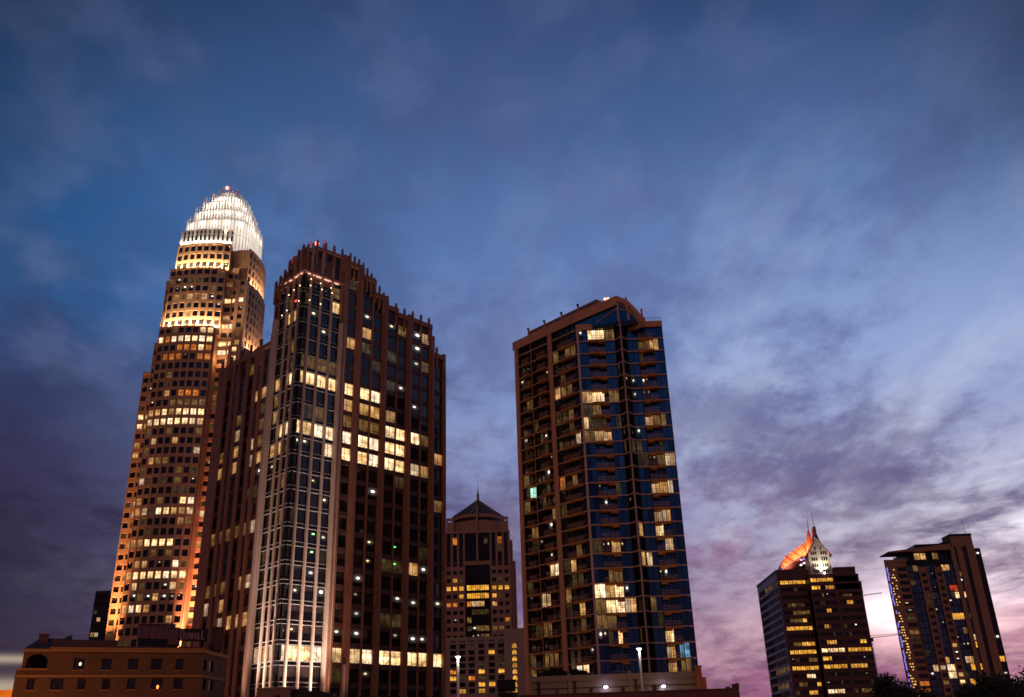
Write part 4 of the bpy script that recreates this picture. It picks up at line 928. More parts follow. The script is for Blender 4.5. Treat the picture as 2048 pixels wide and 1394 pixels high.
# ================================================================== far tower with pyramid cap
def fx(px, py, y):
    p = at_y(px, py, y); return p.x, p.z
bt2 = thing('pyramid_tower', (fx(957, 1200, 480)[0], 495, 0), 'brown stone tower with a round drum and pointed roof between two taller towers', 'tower')
GLIT = [(892, 1180, 1026, 1176, 7, 'y'), (938, 1088, 953, 1087, 5, 'o'), (958, 1088, 972, 1087, 5, 'o'), (960, 1104, 980, 1104, 6, 'm'), (938, 1103, 956, 1103, 5, 'f'), (906, 1088, 916, 1087, 5, 'o'), (996, 1084, 1006, 1083, 5, 'o'),
        (902, 1106, 918, 1104, 6, 'm'), (945, 1134, 976, 1134, 6, 'm'), (980, 1134, 996, 1134, 5, 'o'), (905, 1166, 918, 1165, 6, 'y'), (934, 1195, 982, 1193, 6, 'y'), (918, 1197, 930, 1196, 6, 'y'), (986, 1195, 998, 1194, 6, 'y'),
        (940, 1209, 970, 1209, 6, 'm'), (986, 1211, 998, 1210, 6, 'm'), (892, 1212, 912, 1211, 6, 'o'), (928, 1212, 940, 1211, 6, 'o'), (934, 1256, 984, 1262, 16, 'fsd'), (908, 1245, 920, 1244, 6, 's'), (988, 1262, 1006, 1262, 10, 'd'),
        (1012, 1244, 1028, 1242, 6, 'o'), (942, 1228, 980, 1228, 6, 'f')]
WG = Wins(bt2, GLIT, 'k', 21, rnd=((0.05, 'f'), (0.03, 'o')))
yb = 480.0
xl = fx(889, 1176, yb)[0]; xr = fx(1022.5, 1176, yb)[0]; zc = (fx(893, 1066, yb)[1] + fx(1021, 1061, yb)[1]) / 2
xc = (xl + xr) / 2
fb = Face((xl, yb), (xr, yb)); Wd = fb.L
zrow = fx(957, 1176, yb)[1]; gfh = 4.05
tw = MB()
side = even(0.6, Wd * 0.30, 3, 1.15); side2 = even(Wd * 0.70, Wd - 0.6, 3, 1.15)
ctr = even(Wd * 0.335, Wd * 0.665, 5, 0.25)
zbg = zrow - 1.9
ztall = fx(957, 1124, yb)[1]
for cols, a, b in ((side, 0, Wd * 0.31), (side2, Wd * 0.69, Wd)):
    grid(tw, WG, fb, cols, 0, ztall, gfh, zbg, 0.9, 2.9, bgstone, s_lo=a, s_hi=b)
    grid(tw, WG, fb, cols, ztall, zc, gfh, zbg, 0.25, 3.95, bgstone, spandrel, s_lo=a, s_hi=b, ds=-0.2)
grid(tw, WG, fb, ctr, 0, ztall - 1.5, gfh, zbg, 0.8, 3.4, spandrel, spandrel, s_lo=Wd * 0.31, s_hi=Wd * 0.69, dp=-0.05, ds=-0.1)
grid(tw, WG, fb, ctr, ztall + 0.5, zc, gfh, zbg, 0.5, 3.6, spandrel, spandrel, s_lo=Wd * 0.31, s_hi=Wd * 0.69, dp=-0.05, ds=-0.1)
tw.fbox(fb, Wd * 0.31, Wd * 0.69, -0.3, 0.4, ztall - 1.5, ztall + 0.5, bgstone)
tw.prism([(xl + .1, yb + 0.3), (xr - .1, yb + 0.3), (xr - .1, yb + 34), (xl + .1, yb + 34)], 0, zc - 0.2, bgstone, roofgrey)
# stepped right flank
for (px, py, dy) in ((1024.5, 1080, 3), (1031, 1122, 7)):
    x2, z2 = fx(px, py, yb + dy); fs = Face((xr, yb + dy), (x2, yb + dy)); 
    tw.prism([(xr - 2, yb + dy), (x2, yb + dy), (x2, yb + 30), (xr - 2, yb + 30)], 0, z2, bgstone, roofgrey)
tw.fbox(fb, 0, Wd, -0.3, 0.5, zc - 0.7, zc + 0.4, bgstone)
tw.build('wall', bt2)
yd = yb + 17
def ringp(r, n=28): return [(xc + r * math.cos(2 * math.pi * j / n), yd + r * math.sin(2 * math.pi * j / n)) for j in range(n)]
zd1 = fx(957, 1041, yb + 3)[1]
r0 = (fx(1016.5, 1050, yd)[0] - fx(905, 1050, yd)[0]) / 2
dr = MB(); dr.prism(ringp(r0), zc - 1, zd1, bgstone, roofgrey); dr.prism(ringp(r0 - 1.3), zd1, zd1 + 2.0, darkmetal); dr.prism(ringp(r0 - 0.8), zd1 + 2.0, zd1 + 4.4, bgstone)
for j in range(28):
    a = 2 * math.pi * (j + .5) / 28; x, y = xc + r0 * math.cos(a), yd + r0 * math.sin(a); dr.box(x - 0.22, x + 0.22, y - 0.22, y + 0.22, zc - 1, zd1 + 0.3, bgstone)
dr.build('drum', bt2)
za_ = fx(958, 999, yd)[1]
rf = MB(); rr = ringp(r0 - 0.5); zr0 = zd1 + 4.2
for j in range(28): rf.face([(*rr[j], zr0), (*rr[(j + 1) % 28], zr0), (xc, yd, za_)], slate)
rf.face([(*p, zr0 + 0.01) for p in reversed(rr)], slate)
for j in range(0, 28, 4): rf.tube((*rr[j], zr0), (xc, yd, za_), 0.32, 0.2, bgstone, 5)
rf.build('pointed_roof', bt2)
fi = MB(); fi.tube((xc, yd, za_ - 1.5), (xc, yd, za_ + 3), 0.8, 0.7, bgstone, 8); fi.tube((xc, yd, za_ + 3), (xc, yd, za_ + 5), 0.45, 0.4, bgstone, 8); fi.tube((xc, yd, za_ + 5), (xc, yd, za_ + 11), 0.11, 0.05, darkmetal, 5); fi.build('finial', bt2)
st = MB(); st.fbox(fb, Wd / 2 - 0.5, Wd / 2 + 0.5, 0.05, 0.9, ztall + 0.5, zr0 + 3.5, bgstone); st.build('mast_rib', bt2)
for sx in (-1, 1):
    fr = MB(); x0 = xc + sx * (r0 + 0.9); x1 = xc + sx * (r0 - 2.6)
    for x in (x0, x1): fr.box(x - 0.35, x + 0.35, yb + 4, yb + 5, zc, zd1 + 1.8, bgstone)
    fr.box(min(x0, x1) - 0.35, max(x0, x1) + 0.35, yb + 3.95, yb + 5.05, zd1 + 0.6, zd1 + 1.9, bgstone)
    fr.box(min(x0, x1) - 0.35, max(x0, x1) + 0.35, yb + 3.95, yb + 5.05, zc, zc + 6.4, bgstone); fr.build('roof_frame', bt2)

# ================================================================== cream hotel block with arched stair windows
hb = thing('hotel_block', (fx(970, 1350, 430)[0], 436, 0), 'low pale cream block with rows of square windows and one column of glowing arched windows', 'building')
yh = 430.0
x0, zt0 = fx(885, 1276, yh); x1 = fx(1008, 1276, yh)[0]; x2, zt1 = fx(1060, 1256, yh)
ZLIT = []
for (x, y, k_) in ((982.5, 1304, 'y'), (963.5, 1343, 'y'), (1003.5, 1342, 'y'), (906.5, 1345, 'o'), (907, 1357, 'y'), (944.5, 1357, 'o'), (964.5, 1369, 'y'), (985, 1369, 'y'), (927, 1381, 'y'), (964.5, 1381, 'y'), (1003, 1317, 'f'), (966, 1330, 'f'), (1003, 1330, 'f'), (928, 1357, 'f'), (964, 1357, 'f')):
    ZLIT.append((x - 5, y, x + 5, y, 5, k_))
WZ = Wins(hb, ZLIT, 'k', 31, rnd=((0.03, 'f'),))
hw = MB(); fh_ = Face((x0, yh), (x1, yh))
hf = (fx(950, 1304, yh)[1] - fx(950, 1381, yh)[1]) / 6.0
zr_ = fx(982, 1304, yh)[1] - 0.0
cx = [fh_.hit(x, 1343)[0] for x in (906.5, 925, 943.5, 963.5, 984, 1003)]
grid(hw, WZ, fh_, [(c - 1.35, c + 1.35) for c in cx], 0, zt0 - 1.5, hf, zr_ - hf / 2, hf / 2 - 0.85, hf / 2 + 0.85, hotelwall, mat('tan_recess', (0.17, 0.115, 0.09), 0.9, var=0.1), dp=0.05, ds=-0.2)
for k in range(-12, 4): 
    z = zr_ + hf / 2 + k * hf
    if z < zt0 - 1.0: hw.fbox(fh_, 0.3, fh_.L - 0.8, -0.2, 0.12, z - 0.35, z + 0.35, hotelwall)
hw.fbox(fh_, 0, fh_.L, -0.4, 0.1, zt0 - 1.5, zt0, hotelwall)
hw.prism([(x0, yh + 0.3), (x1, yh + 0.3), (x1, yh + 16), (x0, yh + 16)], 0, zt0 - 0.1, hotelwall, roofgrey)
hw.prism([(x1, yh - 1.0), (x2, yh - 1.0), (x2, yh + 16), (x1, yh + 16)], 0, zt1, hotelwall, roofgrey)
hw.build('wall', hb)
f5 = Face((x1, yh - 1), (x2, yh - 1))
for j in range(8):
    s_, z_ = f5.hit(1028.5 + 0.35 * j, 1291 + 12.9 * j)
    aw_ = MB(); n = 8; w_ = 0.98; pts = [(s_ - w_, z_ - 1.05), (s_ + w_, z_ - 1.05)] + [(s_ + w_ * math.cos(math.pi * i / n), z_ + 0.1 + w_ * math.sin(math.pi * i / n)) for i in range(n + 1)]
    aw_.face([f5.q(a, 0.06, b_) for a, b_ in pts], LIT['y'], [(40 + j + 0.5 + (a - s_) * 0.35, 3.1 + 0.8 * (b_ - z_ + 1.3) / 2.9) for a, b_ in pts])
    o = aw_.build('arched_window', hb)
    fm = MB()
    for i in range(n): 
        a, b_ = pts[2 + i], pts[3 + i]; fm.tube(f5.q(a[0], 0.1, a[1]), f5.q(b_[0], 0.1, b_[1]), 0.13, 0.13, hotelwall, 5)
    fm.tube(f5.q(s_, 0.1, z_ - 1.05), f5.q(s_, 0.1, z_ + 0.1), 0.07, 0.07, hotelwall, 5); fm.build('frame', o)
# ================================================================== tower with orange roof and white gable
ft = thing('gabled_tower', (122, 415, 0), 'dark tower with a floodlit white gable and a steep orange lit roof on top', 'tower')
FLIT = [
    (1560, 1168, 1618, 1160, 7, 'y'), (1618, 1160, 1680, 1152, 8, 'y'), (1680, 1158, 1700, 1157, 6, 'd'), (1650, 1172, 1664, 1171, 6, 'y'), (1628, 1174, 1640, 1173, 5, 'y'), (1684, 1186, 1700, 1184, 6, 'd'), (1690, 1202, 1704, 1200, 6, 'y'),
    (1655, 1219, 1667, 1218, 6, 'y'), (1574, 1216, 1612, 1212, 6, 'fd'), (1586, 1228, 1618, 1226, 7, 'yd'), (1576, 1244, 1602, 1242, 6, 'd'), (1602, 1245, 1616, 1243, 6, 'y'), (1574, 1258, 1596, 1256, 8, 'y'), (1600, 1258, 1626, 1256, 8, 'y'),
    (1646, 1251, 1660, 1250, 7, 'y'), (1592, 1290, 1606, 1288, 8, 'd'), (1606, 1289, 1630, 1286, 8, 'y'), (1648, 1284, 1676, 1282, 7, 'y'), (1720, 1282, 1730, 1280, 7, 'y'), (1582, 1306, 1634, 1303, 7, 'y'),
    (1642, 1300, 1694, 1296, 8, 'b'), (1696, 1298, 1746, 1293, 8, 'y'), (1650, 1316, 1662, 1315, 6, 'y'), (1616, 1322, 1634, 1320, 6, 'd'), (1586, 1340, 1636, 1336, 8, 'y'), (1654, 1333, 1700, 1330, 8, 'y'), (1702, 1331, 1734, 1326, 8, 'y'),
    (1610, 1354, 1630, 1352, 8, 'b'), (1596, 1371, 1612, 1370, 6, 'd'), (1630, 1371, 1640, 1370, 6, 'y'), (1662, 1384, 1690, 1380, 10, 'b'), (1620, 1386, 1640, 1385, 8, 'y'), (1724, 1378, 1748, 1376, 6, 'd'), (1640, 1204, 1652, 1203, 6, 'f')]
FLITL = [(1512, 1196, 1545, 1176, 7, 'd'), (1545, 1174, 1562, 1164, 7, 'f'), (1528, 1234, 1534, 1231, 6, 's'), (1530, 1352, 1570, 1342, 7, 'd'), (1570, 1342, 1590, 1338, 7, 'd'), (1530, 1385, 1580, 1375, 9, 'dd')]
WF = Wins(ft, FLIT, 'k', 41, rnd=((0.06, 'f'), (0.03, 's'), (0.02, 'd')))
WFL = Wins(ft, FLITL, 'V', 42, rnd=((0.03, 'f'),))
brown = mat('maroon_granite', (0.11, 0.045, 0.035), 0.5, var=0.18)
def fz(px, py, y): return at_y(px, py, y)
YF, YM = 404.7, 400.6
xL = 112.2
xm0 = fz(1634, 1300, YF).x; xm1 = fz(1693, 1300, YM).x; xr0 = fz(1746, 1300, YM).x
zt_ = fz(1560, 1150, YF).z
zroof = at_D(1551, 1141.5, 420).z
FFH = (fz(1600, 1258, YF).z - fz(1600, 1338, YF).z) / 5.0
zb0 = fz(1600, 1305, YF).z - FFH / 2
fw = MB()
fA = Face((xL, YF), (xm0, YF)); fB = Face((xm0, YM), (xm1, YM)); fC = Face((xm1 + 0.05, YM), (xr0, YM)); fS = Face((xL + 1.2, YF + 41), (xL, YF))
tops = [(fz(1712, 1147, YM).x, fz(1704, 1134, YM).z), (fz(1719, 1162, YM).x, fz(1712, 1148, YM).z), (fz(1725, 1176, YM).x, fz(1719, 1163, YM).z), (xr0, fz(1726, 1177, YM).z)]
grid(fw, WF, fA, even(0.9, fA.L - 0.3, 6, 0.18), 0, zroof - 1.5, FFH, zb0, 1.0, FFH - 0.7, brown, dp=0.1, ds=0.15)
ztm = fz(1640, 1148, YM).z
grid(fw, WF, fB, even(0.5, 3.4, 1, 0.4) + even(3.4, fB.L - 3.4, 4, 0.18) + even(fB.L - 3.4, fB.L - 0.5, 1, 0.4), 0, ztm, FFH, zb0, 1.0, FFH - 0.7, brown, dp=0.15, ds=0.1)
xs_ = [xm1 + 0.1] + [t[0] for t in tops]
grid(fw, WF, fC, even(0.7, fC.L - 0.5, 7, 0.2), 0, tops[3][1], FFH, zb0, 1.0, FFH - 0.7, brown, dp=0.1, ds=0.15)
for i in range(3): fw.prism([(xm1 + 0.2, YM + 0.2), (tops[i][0], YM + 0.2), (tops[i][0], YM + 25), (xm1 + 0.2, YM + 25)], tops[3][1] - 2, tops[i][1], brown, roofgrey)
for i in range(3):
    ff = Face((xm1 + 0.2, YM + 0.2), (tops[i][0], YM + 0.2)); fw.fbox(ff, 0, ff.L, 0, 0.3, tops[i][1] - 0.6, tops[i][1] + 0.2, brown)
grid(fw, WFL, fS, even(0.3, fS.L - 0.5, 14, 0.12), 0, zroof - 0.8, FFH, zb0, 0.85, FFH - 0.25, darkmetal, mat('bronze_spandrel', (0.16, 0.12, 0.13), 0.35, var=0.08), dp=0.02, ds=0.06)
fw.fbox(fS, 0, fS.L, -0.3, 0.25, zroof - 0.8, zroof + 0.3, brown); fw.fbox(fA, 0, fA.L, -0.3, 0.27, zroof - 1.5, zroof + 0.3, brown)
fw.prism([(xL + 0.3, YF + 0.3), (xr0 - 4, YF + 0.3), (xr0 - 4, YF + 40), (xL + 1.4, YF + 40)], 0, zroof, brown, roofgrey)
fw.prism([(xm0, YM + 0.3), (xr0, YM + 0.3), (xr0, YM + 30), (xm0, YM + 30)], 0, tops[3][1] - 0.3, brown, roofgrey)
fw.box(xm0, xm0 + 0.4, YM - 0.05, YF, 0, ztm, brown)
fw.build('wall', ft)
# crown: front gable with lattice windows
YG = YM + 0.6
gl_, gr_ = fz(1621, 1140, YG).x, fz(1664, 1140, YG).x
gz0 = ztm; gze = fz(1664, 1107, YG).z; gza = fz(1632, 1077, YG).z; gx = fz(1631, 1100, YG).x
gx = (gl_ + gr_) / 2
gw = MB(); fG = Face((gl_, YG), (gr_, YG)); GL = fG.L
cream = mat('cream_gable_panel', (0.62, 0.56, 0.45), 0.6, var=0.06)
pts = [(0, gz0), (GL, gz0), (GL, gze), (GL / 2 + 0.6, gza), (GL / 2 - 0.6, gza), (0, gze)]
n = len(pts)
gw.face([fG.q(a, 0, b) for a, b in pts], cream); gw.face([fG.q(a, -14, b) for a, b in reversed(pts)], cream)
for i in range(n):
    a, b = pts[i], pts[(i + 1) % n]; gw.face([fG.q(a[0], 0, a[1]), fG.q(a[0], -14, a[1]), fG.q(b[0], -14, b[1]), fG.q(b[0], 0, b[1])], cream)
go = gw.build('gable', ft)
WGB = Wins(ft, [], 'k', 43)
hh = gze - gz0
rows = [gz0 + 0.04 * hh, gz0 + 0.32 * hh, gz0 + 0.64 * hh, gz0 + 0.93 * hh, gz0 + 1.17 * hh, gz0 + 1.40 * hh]
for z in rows:
    half = GL / 2 if z < gze else GL / 2 * max(0.0, (gza - z - 1.2) / (gza - gze))
    for sx in (-1, 1):
        for j in range(3):
            c = GL / 2 + sx * (0.85 + j * 0.95 + 0.35)
            if abs(c - GL / 2) + 0.5 < half - 0.6: WGB.add(fG, c - 0.33, c + 0.33, z + 0.3, z + 0.17 * hh + 0.25, 0.04, 'k', True)
# flared roofs and spires
crn = MB()
apz = fz(1627, 1056, YG + 1).z
def ridge(s): return Vector((gx + s, 0, 0))
prof = [(GL / 2 + 1.0, gze - 0.6), (GL / 2 * 0.62, gze + (gza - gze) * 0.42), (GL / 2 * 0.3, gze + (gza - gze) * 0.8), (0.45, gza + (apz - gza) * 0.45), (0.3, apz)]
for sx in (-1, 1):
    for (a, za), (b, zb_) in zip(prof, prof[1:]):
        p = [Vector((gx + sx * a, YG - 0.5, za)), Vector((gx + sx * b, YG - 0.5, zb_)), Vector((gx + sx * b, YG + 3.2, zb_)), Vector((gx + sx * a, YG + 3.2, za))]
        d = Vector((0, 0, -0.5)); crn.hexa([q + d for q in p] + p, mat('red_metal_rake', (0.30, 0.10, 0.085), 0.45, var=0.1))
crn.box(gx - 0.5, gx + 0.5, YG - 0.4, YG + 0.8, apz - 3.2, apz + 0.4, mat('red_metal_rake', (0.2, 0.06, 0.05), 0.45))
crn.build('gable_rake', go)
# main orange roof: concave slope dropping to the left and running back
rfm = MB()
e0 = fz(1608, 1110, YG + 6); e1 = fz(1558, 1140, YF + 8)
rpro = [(0.0, fz(1618, 1072, YG + 7).z), (0.16, fz(1612, 1092, YG + 7).z), (0.42, 0), (1.0, 0)]
top_l = Vector((gx - 2.2, YG + 7, fz(1617, 1070, YG + 7).z))
NS = 8
cur = []
TOPC = [(1614, 1082), (1604, 1089), (1594, 1096), (1584, 1103), (1575, 1109), (1570, 1113.5), (1566, 1121), (1562.5, 1130), (1559, 1139)]
LOWC = [(1623, 1106), (1615, 1108), (1608, 1110), (1601, 1112.5), (1594, 1117), (1586, 1122.5), (1578, 1128.5), (1570, 1134), (1562, 1140)]
for i in range(NS + 1): cur.append(at_y(*TOPC[i], YG + 8.0 + i * 0.1))
for a, b in zip(cur, cur[1:]):
    d = Vector((3.5, 24, 0)); f_ = Vector((5.5, -2.5, -3.5))
    rfm.hexa([a - Vector((0, 0, 0.7)), b - Vector((0, 0, 0.7)), b - Vector((0, 0, 0.7)) + d, a - Vector((0, 0, 0.7)) + d, a, b, b + d, a + d], copper)
# curved eave face towards the viewer
low_ = []
for i, a in enumerate(cur):
    t = i / NS
    low_.append(at_y(*LOWC[i], YG + 5.2 + i * 0.1))
for (a, b), (c, d) in zip(zip(cur, cur[1:]), zip(low_, low_[1:])):
    rfm.face([a, c, d, b], copper)
    rfm.tube(a + Vector((0, -0.1, 0)), c + Vector((0, -0.1, 0)), 0.24, 0.24, mat('dark_copper_rib', (0.30, 0.09, 0.045), 0.5), 5); m_ = (a + b) / 2; n_ = (c + d) / 2; rfm.tube(m_, n_, 0.14, 0.14, mat('dark_copper_rib', (.3, .09, .045)), 5)
rfm.build('orange_roof', ft)
sp_ = MB()
b0 = at_y(1619, 1100, YG + 5); b1 = at_y(1617, 1064, YG + 5); b2 = at_y(1614, 1036, YG + 5)
sp_.tube(b0, b1, 1.5, 0.7, copper, 8); sp_.tube(b1, b2, 0.3, 0.06, copper, 6); sp_.tube(at_y(1626, 1098, YG + 4), at_y(1623, 1084, YG + 4), 1.0, 0.5, copper, 8); sp_.build('orange_spire', ft)
s2 = MB(); q = Vector((gx, YG + 0.3, apz)); s2.tube(q, q + Vector((0, 0, 7)), 0.14, 0.05, darkmetal, 5); s2.build('spire', ft)
# blue glazed side gable beneath the roof
bl = MB()
tp = [at_y(x, y, YG + 6.5) for x, y in ((1562, 1142), (1574, 1133), (1586, 1124), (1600, 1114.5), (1612, 1111), (1616, 1140))]
bl.face(tp, brown); bl.face([q + Vector((2, 10, 0)) for q in reversed(tp)], brown)
for a, b in zip(tp, tp[1:] + tp[:1]): bl.face([a, b, b + Vector((2, 10, 0)), a + Vector((2, 10, 0))], brown)
pn = [at_y(x, y, YG + 6.4) for x, y in ((1600, 1135), (1612, 1135.5), (1610.5, 1114), (1601, 1116))]
bl.face(pn, gblue); o_ = bl.build('side_gable', ft)
for (x, y, k_) in ((1603, 1120, bluelamp), (1608, 1118, bluelamp), (1605, 1127, bluelamp), (1609, 1126, warmlamp), (1602, 1130, warmlamp)):
    q = at_y(x, y, YG + 6.3); l_ = MB(); l_.box(q.x - .45, q.x + .45, q.y - .1, q.y, q.z - .3, q.z + .3, k_); l_.build('interior_lamp', o_)
fz0 = gz0
lamp('SPOT', 'gable_floodlight', (gx + 0.6, YG - 2.2, gz0 - 0.2), 8000, (1.0, 0.90, 0.74), (gx, YG + 0.4, gz0 + 10), 0.3, spot=100, blend=0.9)
l_ = MB(); l_.ball((gx + 0.8, YG - 1.2, gz0 + 0.3), 0.42, whitelamp); l_.build('floodlight', ft)
for t in (0.15, 0.45, 0.75):
    c_ = low_[int(t * NS)]; u_ = cur[int(t * NS)]; lamp('SPOT', 'roof_floodlight', (c_.x - 3.0, c_.y - 4.0, c_.z - 1.0), 12000, (1.0, 0.40, 0.20), (u_ + c_) / 2, 0.3, spot=76, blend=0.8)
lamp('SPOT', 'roof_floodlight', (b0.x - 4.0, b0.y - 5.0, b0.z - 3), 11000, (1.0, 0.24, 0.06), b1, 0.3, spot=50, blend=0.8)

# ================================================================== residential tower at the right
vt = thing('residential_tower', (195, 455, 0), 'slim blue and brown residential tower at far right with canopy roof and blue string lights', 'tower')
YV = 441.0
def vz(px, py, y=YV): return at_y(px, py, y)
VL = [(1895, 1048, 1896, 1049, 1, 'k'),
    (1824, 1108, 1856, 1106, 7, 'm'), (1860, 1112, 1872, 1110, 7, 'd'), (1880, 1126, 1896, 1122, 8, 'm'), (1884, 1140, 1900, 1138, 7, 'm'), (1896, 1110, 1904, 1108, 6, 's'), (1916, 1160, 1926, 1158, 7, 's'),
    (1908, 1192, 1936, 1190, 6, 'b'), (1902, 1178, 1914, 1176, 6, 'r'), (1866, 1221, 1878, 1219, 7, 's'), (1904, 1231, 1926, 1228, 7, 'y'), (1814, 1213, 1826, 1211, 7, 's'), (1808, 1234, 1818, 1233, 7, 's'), (1810, 1248, 1822, 1246, 7, 's'),
    (1818, 1288, 1830, 1286, 7, 's'), (1822, 1262, 1846, 1260, 6, 'd'), (1828, 1316, 1848, 1314, 7, 'o'), (1832, 1330, 1844, 1329, 6, 'm'), (1902, 1285, 1920, 1283, 7, 'm'), (1922, 1286, 1938, 1284, 6, 's'), (1926, 1256, 1950, 1252, 7, 'd'),
    (1938, 1281, 1960, 1278, 7, 'b'), (1938, 1295, 1962, 1292, 7, 'y'), (1904, 1311, 1920, 1308, 7, 's'), (1912, 1326, 1926, 1324, 7, 's'), (1932, 1326, 1950, 1322, 8, 'm'), (1888, 1328, 1900, 1326, 7, 'm'), (1870, 1341, 1890, 1339, 7, 'm'),
    (1890, 1341, 1908, 1339, 7, 'b'), (1894, 1353, 1914, 1351, 7, 'b'), (1874, 1359, 1898, 1357, 6, 'o'), (1946, 1338, 1970, 1334, 7, 'y'), (1990, 1324, 2004, 1318, 8, 'y'), (1918, 1355, 1930, 1353, 6, 'm'), (1920, 1368, 1934, 1366, 7, 'b'), (1942, 1366, 1954, 1364, 7, 'y'),
    (1838, 1371, 1850, 1369, 7, 'o'), (1848, 1358, 1856, 1356, 6, 's'), (1846, 1388, 1860, 1386, 7, 'o'), (1884, 1372, 1896, 1370, 6, 'd')]
WV = Wins(vt, VL, 'G', 51, rnd=((0.04, 'S'), (0.05, 'f'), (0.02, 'd')))
WV2 = Wins(vt, VL, 'k', 52, rnd=((0.05, 'f'), (0.03, 's')))
brn = mat('brown_brick', (0.33, 0.155, 0.095), 0.8, var=0.16)
vw = MB()
vfh = 3.2
x0 = vz(1790, 1120).x; x1 = vz(1811, 1120).x; xe = vz(1900, 1108).x; xs0 = vz(1902, 1090).x; xs1 = vz(1943, 1084).x; xs2 = vz(1950, 1092).x
z1 = vz(1790, 1121).z; zm_ = vz(1850, 1118).z; zsh = vz(1920, 1072).z; zrt = vz(1946, 1096).z
zb1 = 2.0
# left section with brown balconies
xv0 = vz(1768, 1122).x
fa = Face((xv0, YV), (x1, YV)); grid(vw, WV2, fa, even(fa.L * 0.52, fa.L - 0.3, 1, 0.3), 0, z1 - 1, vfh, zb1, 0.7, 2.6, brn, dp=0.1, s_lo=fa.L * 0.5)
vw.fbox(fa, 0, fa.L * 0.5, -0.4, 0.25, 0, z1, brn); vw.fbox(fa, 0, fa.L, -0.4, 0.3, z1 - 1, z1 + 0.4, brn)
# blue glass centre
fb2 = Face((x1 + 0.05, YV - 0.6), (xe, YV - 0.6))
LB = fb2.L
strips = [(LB * 0.22, LB * 0.40), (LB * 0.57, LB * 0.74)]
zg = vz(1850, 1112, YV - .6).z
ecols = even(0.1, strips[0][0], 2, 0.1) + even(strips[0][1], strips[1][0], 2, 0.1) + even(strips[1][1], LB - 0.1, 3, 0.1)
grid(vw, WV, fb2, ecols, 0, zm_ - 0.5, vfh, zb1, 0.25, 3.05, darkmetal, darkmetal, dp=-0.1, ds=-0.15)
for a, b in strips:
    grid(vw, WV2, Face(fb2.p(a, 0.25), fb2.p(b, 0.25)), [(0.75, b - a - 0.75)], 0, vz(1862, 1134).z, vfh, zb1, 0.9, 2.6, brn, dp=0.25, ds=-0.1)
vw.prism([(x1 - 0.5, YV), (xe, YV), (xe, YV + 24), (x1 - 0.5, YV + 24)], 0, zm_ - 0.6, spandrel, roofgrey)
vw.prism([(xv0 + .1, YV + 0.4), (x1, YV + 0.4), (x1 + 8, YV + 22), (xv0 + 8.9, YV + 22)], 0, z1 - 0.2, brn, roofgrey)
# penthouse under the canopy
zpt = vz(1850, 1102).z
fpn = Face((vz(1815, 1110).x, YV + 0.6), (xe + 0.5, YV + 0.6)); grid(vw, WV2, fpn, even(0.2, fpn.L - 0.2, 7, 0.25), zm_ - 0.4, zpt, 3.6, zm_ - 0.4, 0.3, 3.3, darkmetal, dp=0.05)
vw.prism([(fpn.p0.x, YV + 0.9), (xe, YV + 0.9), (xe, YV + 18), (fpn.p0.x, YV + 18)], zm_ - 1, zpt, spandrel, roofgrey)
# brown shaft and dark right flank
fsx = Face((xe + 0.02, YV - 0.9), (xs1, YV - 0.9)); LS = fsx.L
grid(vw, WV2, fsx, [(LS * 0.17, LS * 0.26), (LS * 0.50, LS * 0.68)], 0, vz(1925, 1093).z, vfh, zb1, 0.4, 3.0, brn, spandrel, dp=0.25, ds=-0.2)
grid(vw, WV, Face(fsx.p(0, 0.02), fsx.p(LS * 0.26, 0.02)), even(0.1, LS * 0.26 - 0.1, 2, 0.1), 0, zm_ - 1, vfh, zb1, 0.25, 3.05, darkmetal, dp=0.1)
vw.prism([(xe, YV - 0.6), (xs1, YV - 0.6), (xs1, YV + 20), (xe, YV + 20)], 0, vz(1925, 1092).z, brn, roofgrey)
vw.prism([(xs0, YV - 0.95), (xs1 + 0.02, YV - 0.95), (xs1 + 0.02, YV + 8), (xs0, YV + 8)], vz(1925, 1093).z, zsh, brn, roofgrey)
vw.box(xs0 - 0.2, xs1 - 1.5, YV - 1.2, YV + 8, zsh, zsh + 0.9, darkmetal); vw.box(xs1 - 1.3, xs1 + 0.3, YV - 1.2, YV + 8, zsh, zsh + 0.9, darkmetal)
fd_ = Face((xs1 + 0.03, YV + 0.3), (xs2 + 2.2, YV + 0.3)); grid(vw, WV2, fd_, [(0.4, fd_.L - 0.5)], 0, zrt, vfh, zb1, 0.4, 2.8, spandrel, spandrel, dp=0.1)
vw.prism([(xs1, YV + 0.6), (xs2 + 2.2, YV + 0.6), (xs2 + 2.2, YV + 20), (xs1, YV + 20)], 0, zrt - .1, spandrel, roofgrey)
vw.box(xs0 - 3.2, xs0, YV + 2, YV + 9, zm_, vz(1896, 1082).z, darkmetal); vw.box(xs0 - 5.0, xs0 - 3.2, YV + 2, YV + 9, zm_, vz(1890, 1085).z, darkmetal)
vw.build('wall', vt)
cn = MB(); zc1 = vz(1860, 1092).z
xa = vz(1777, 1104, YV - 2).x
cn.hexa([(xa, YV - 2, vz(1777, 1105, YV - 2).z), (xe, YV - 2.5, zc1 - 2.4), (xe, YV + 14, zc1 - 2.4), (xa, YV + 10, vz(1777, 1105, YV - 2).z),
         (xa, YV - 2, vz(1777, 1103, YV - 2).z), (xe, YV - 2.5, zc1 + 0.4), (xe, YV + 14, zc1 + 0.4), (xa, YV + 10, vz(1777, 1103, YV - 2).z)], brn)
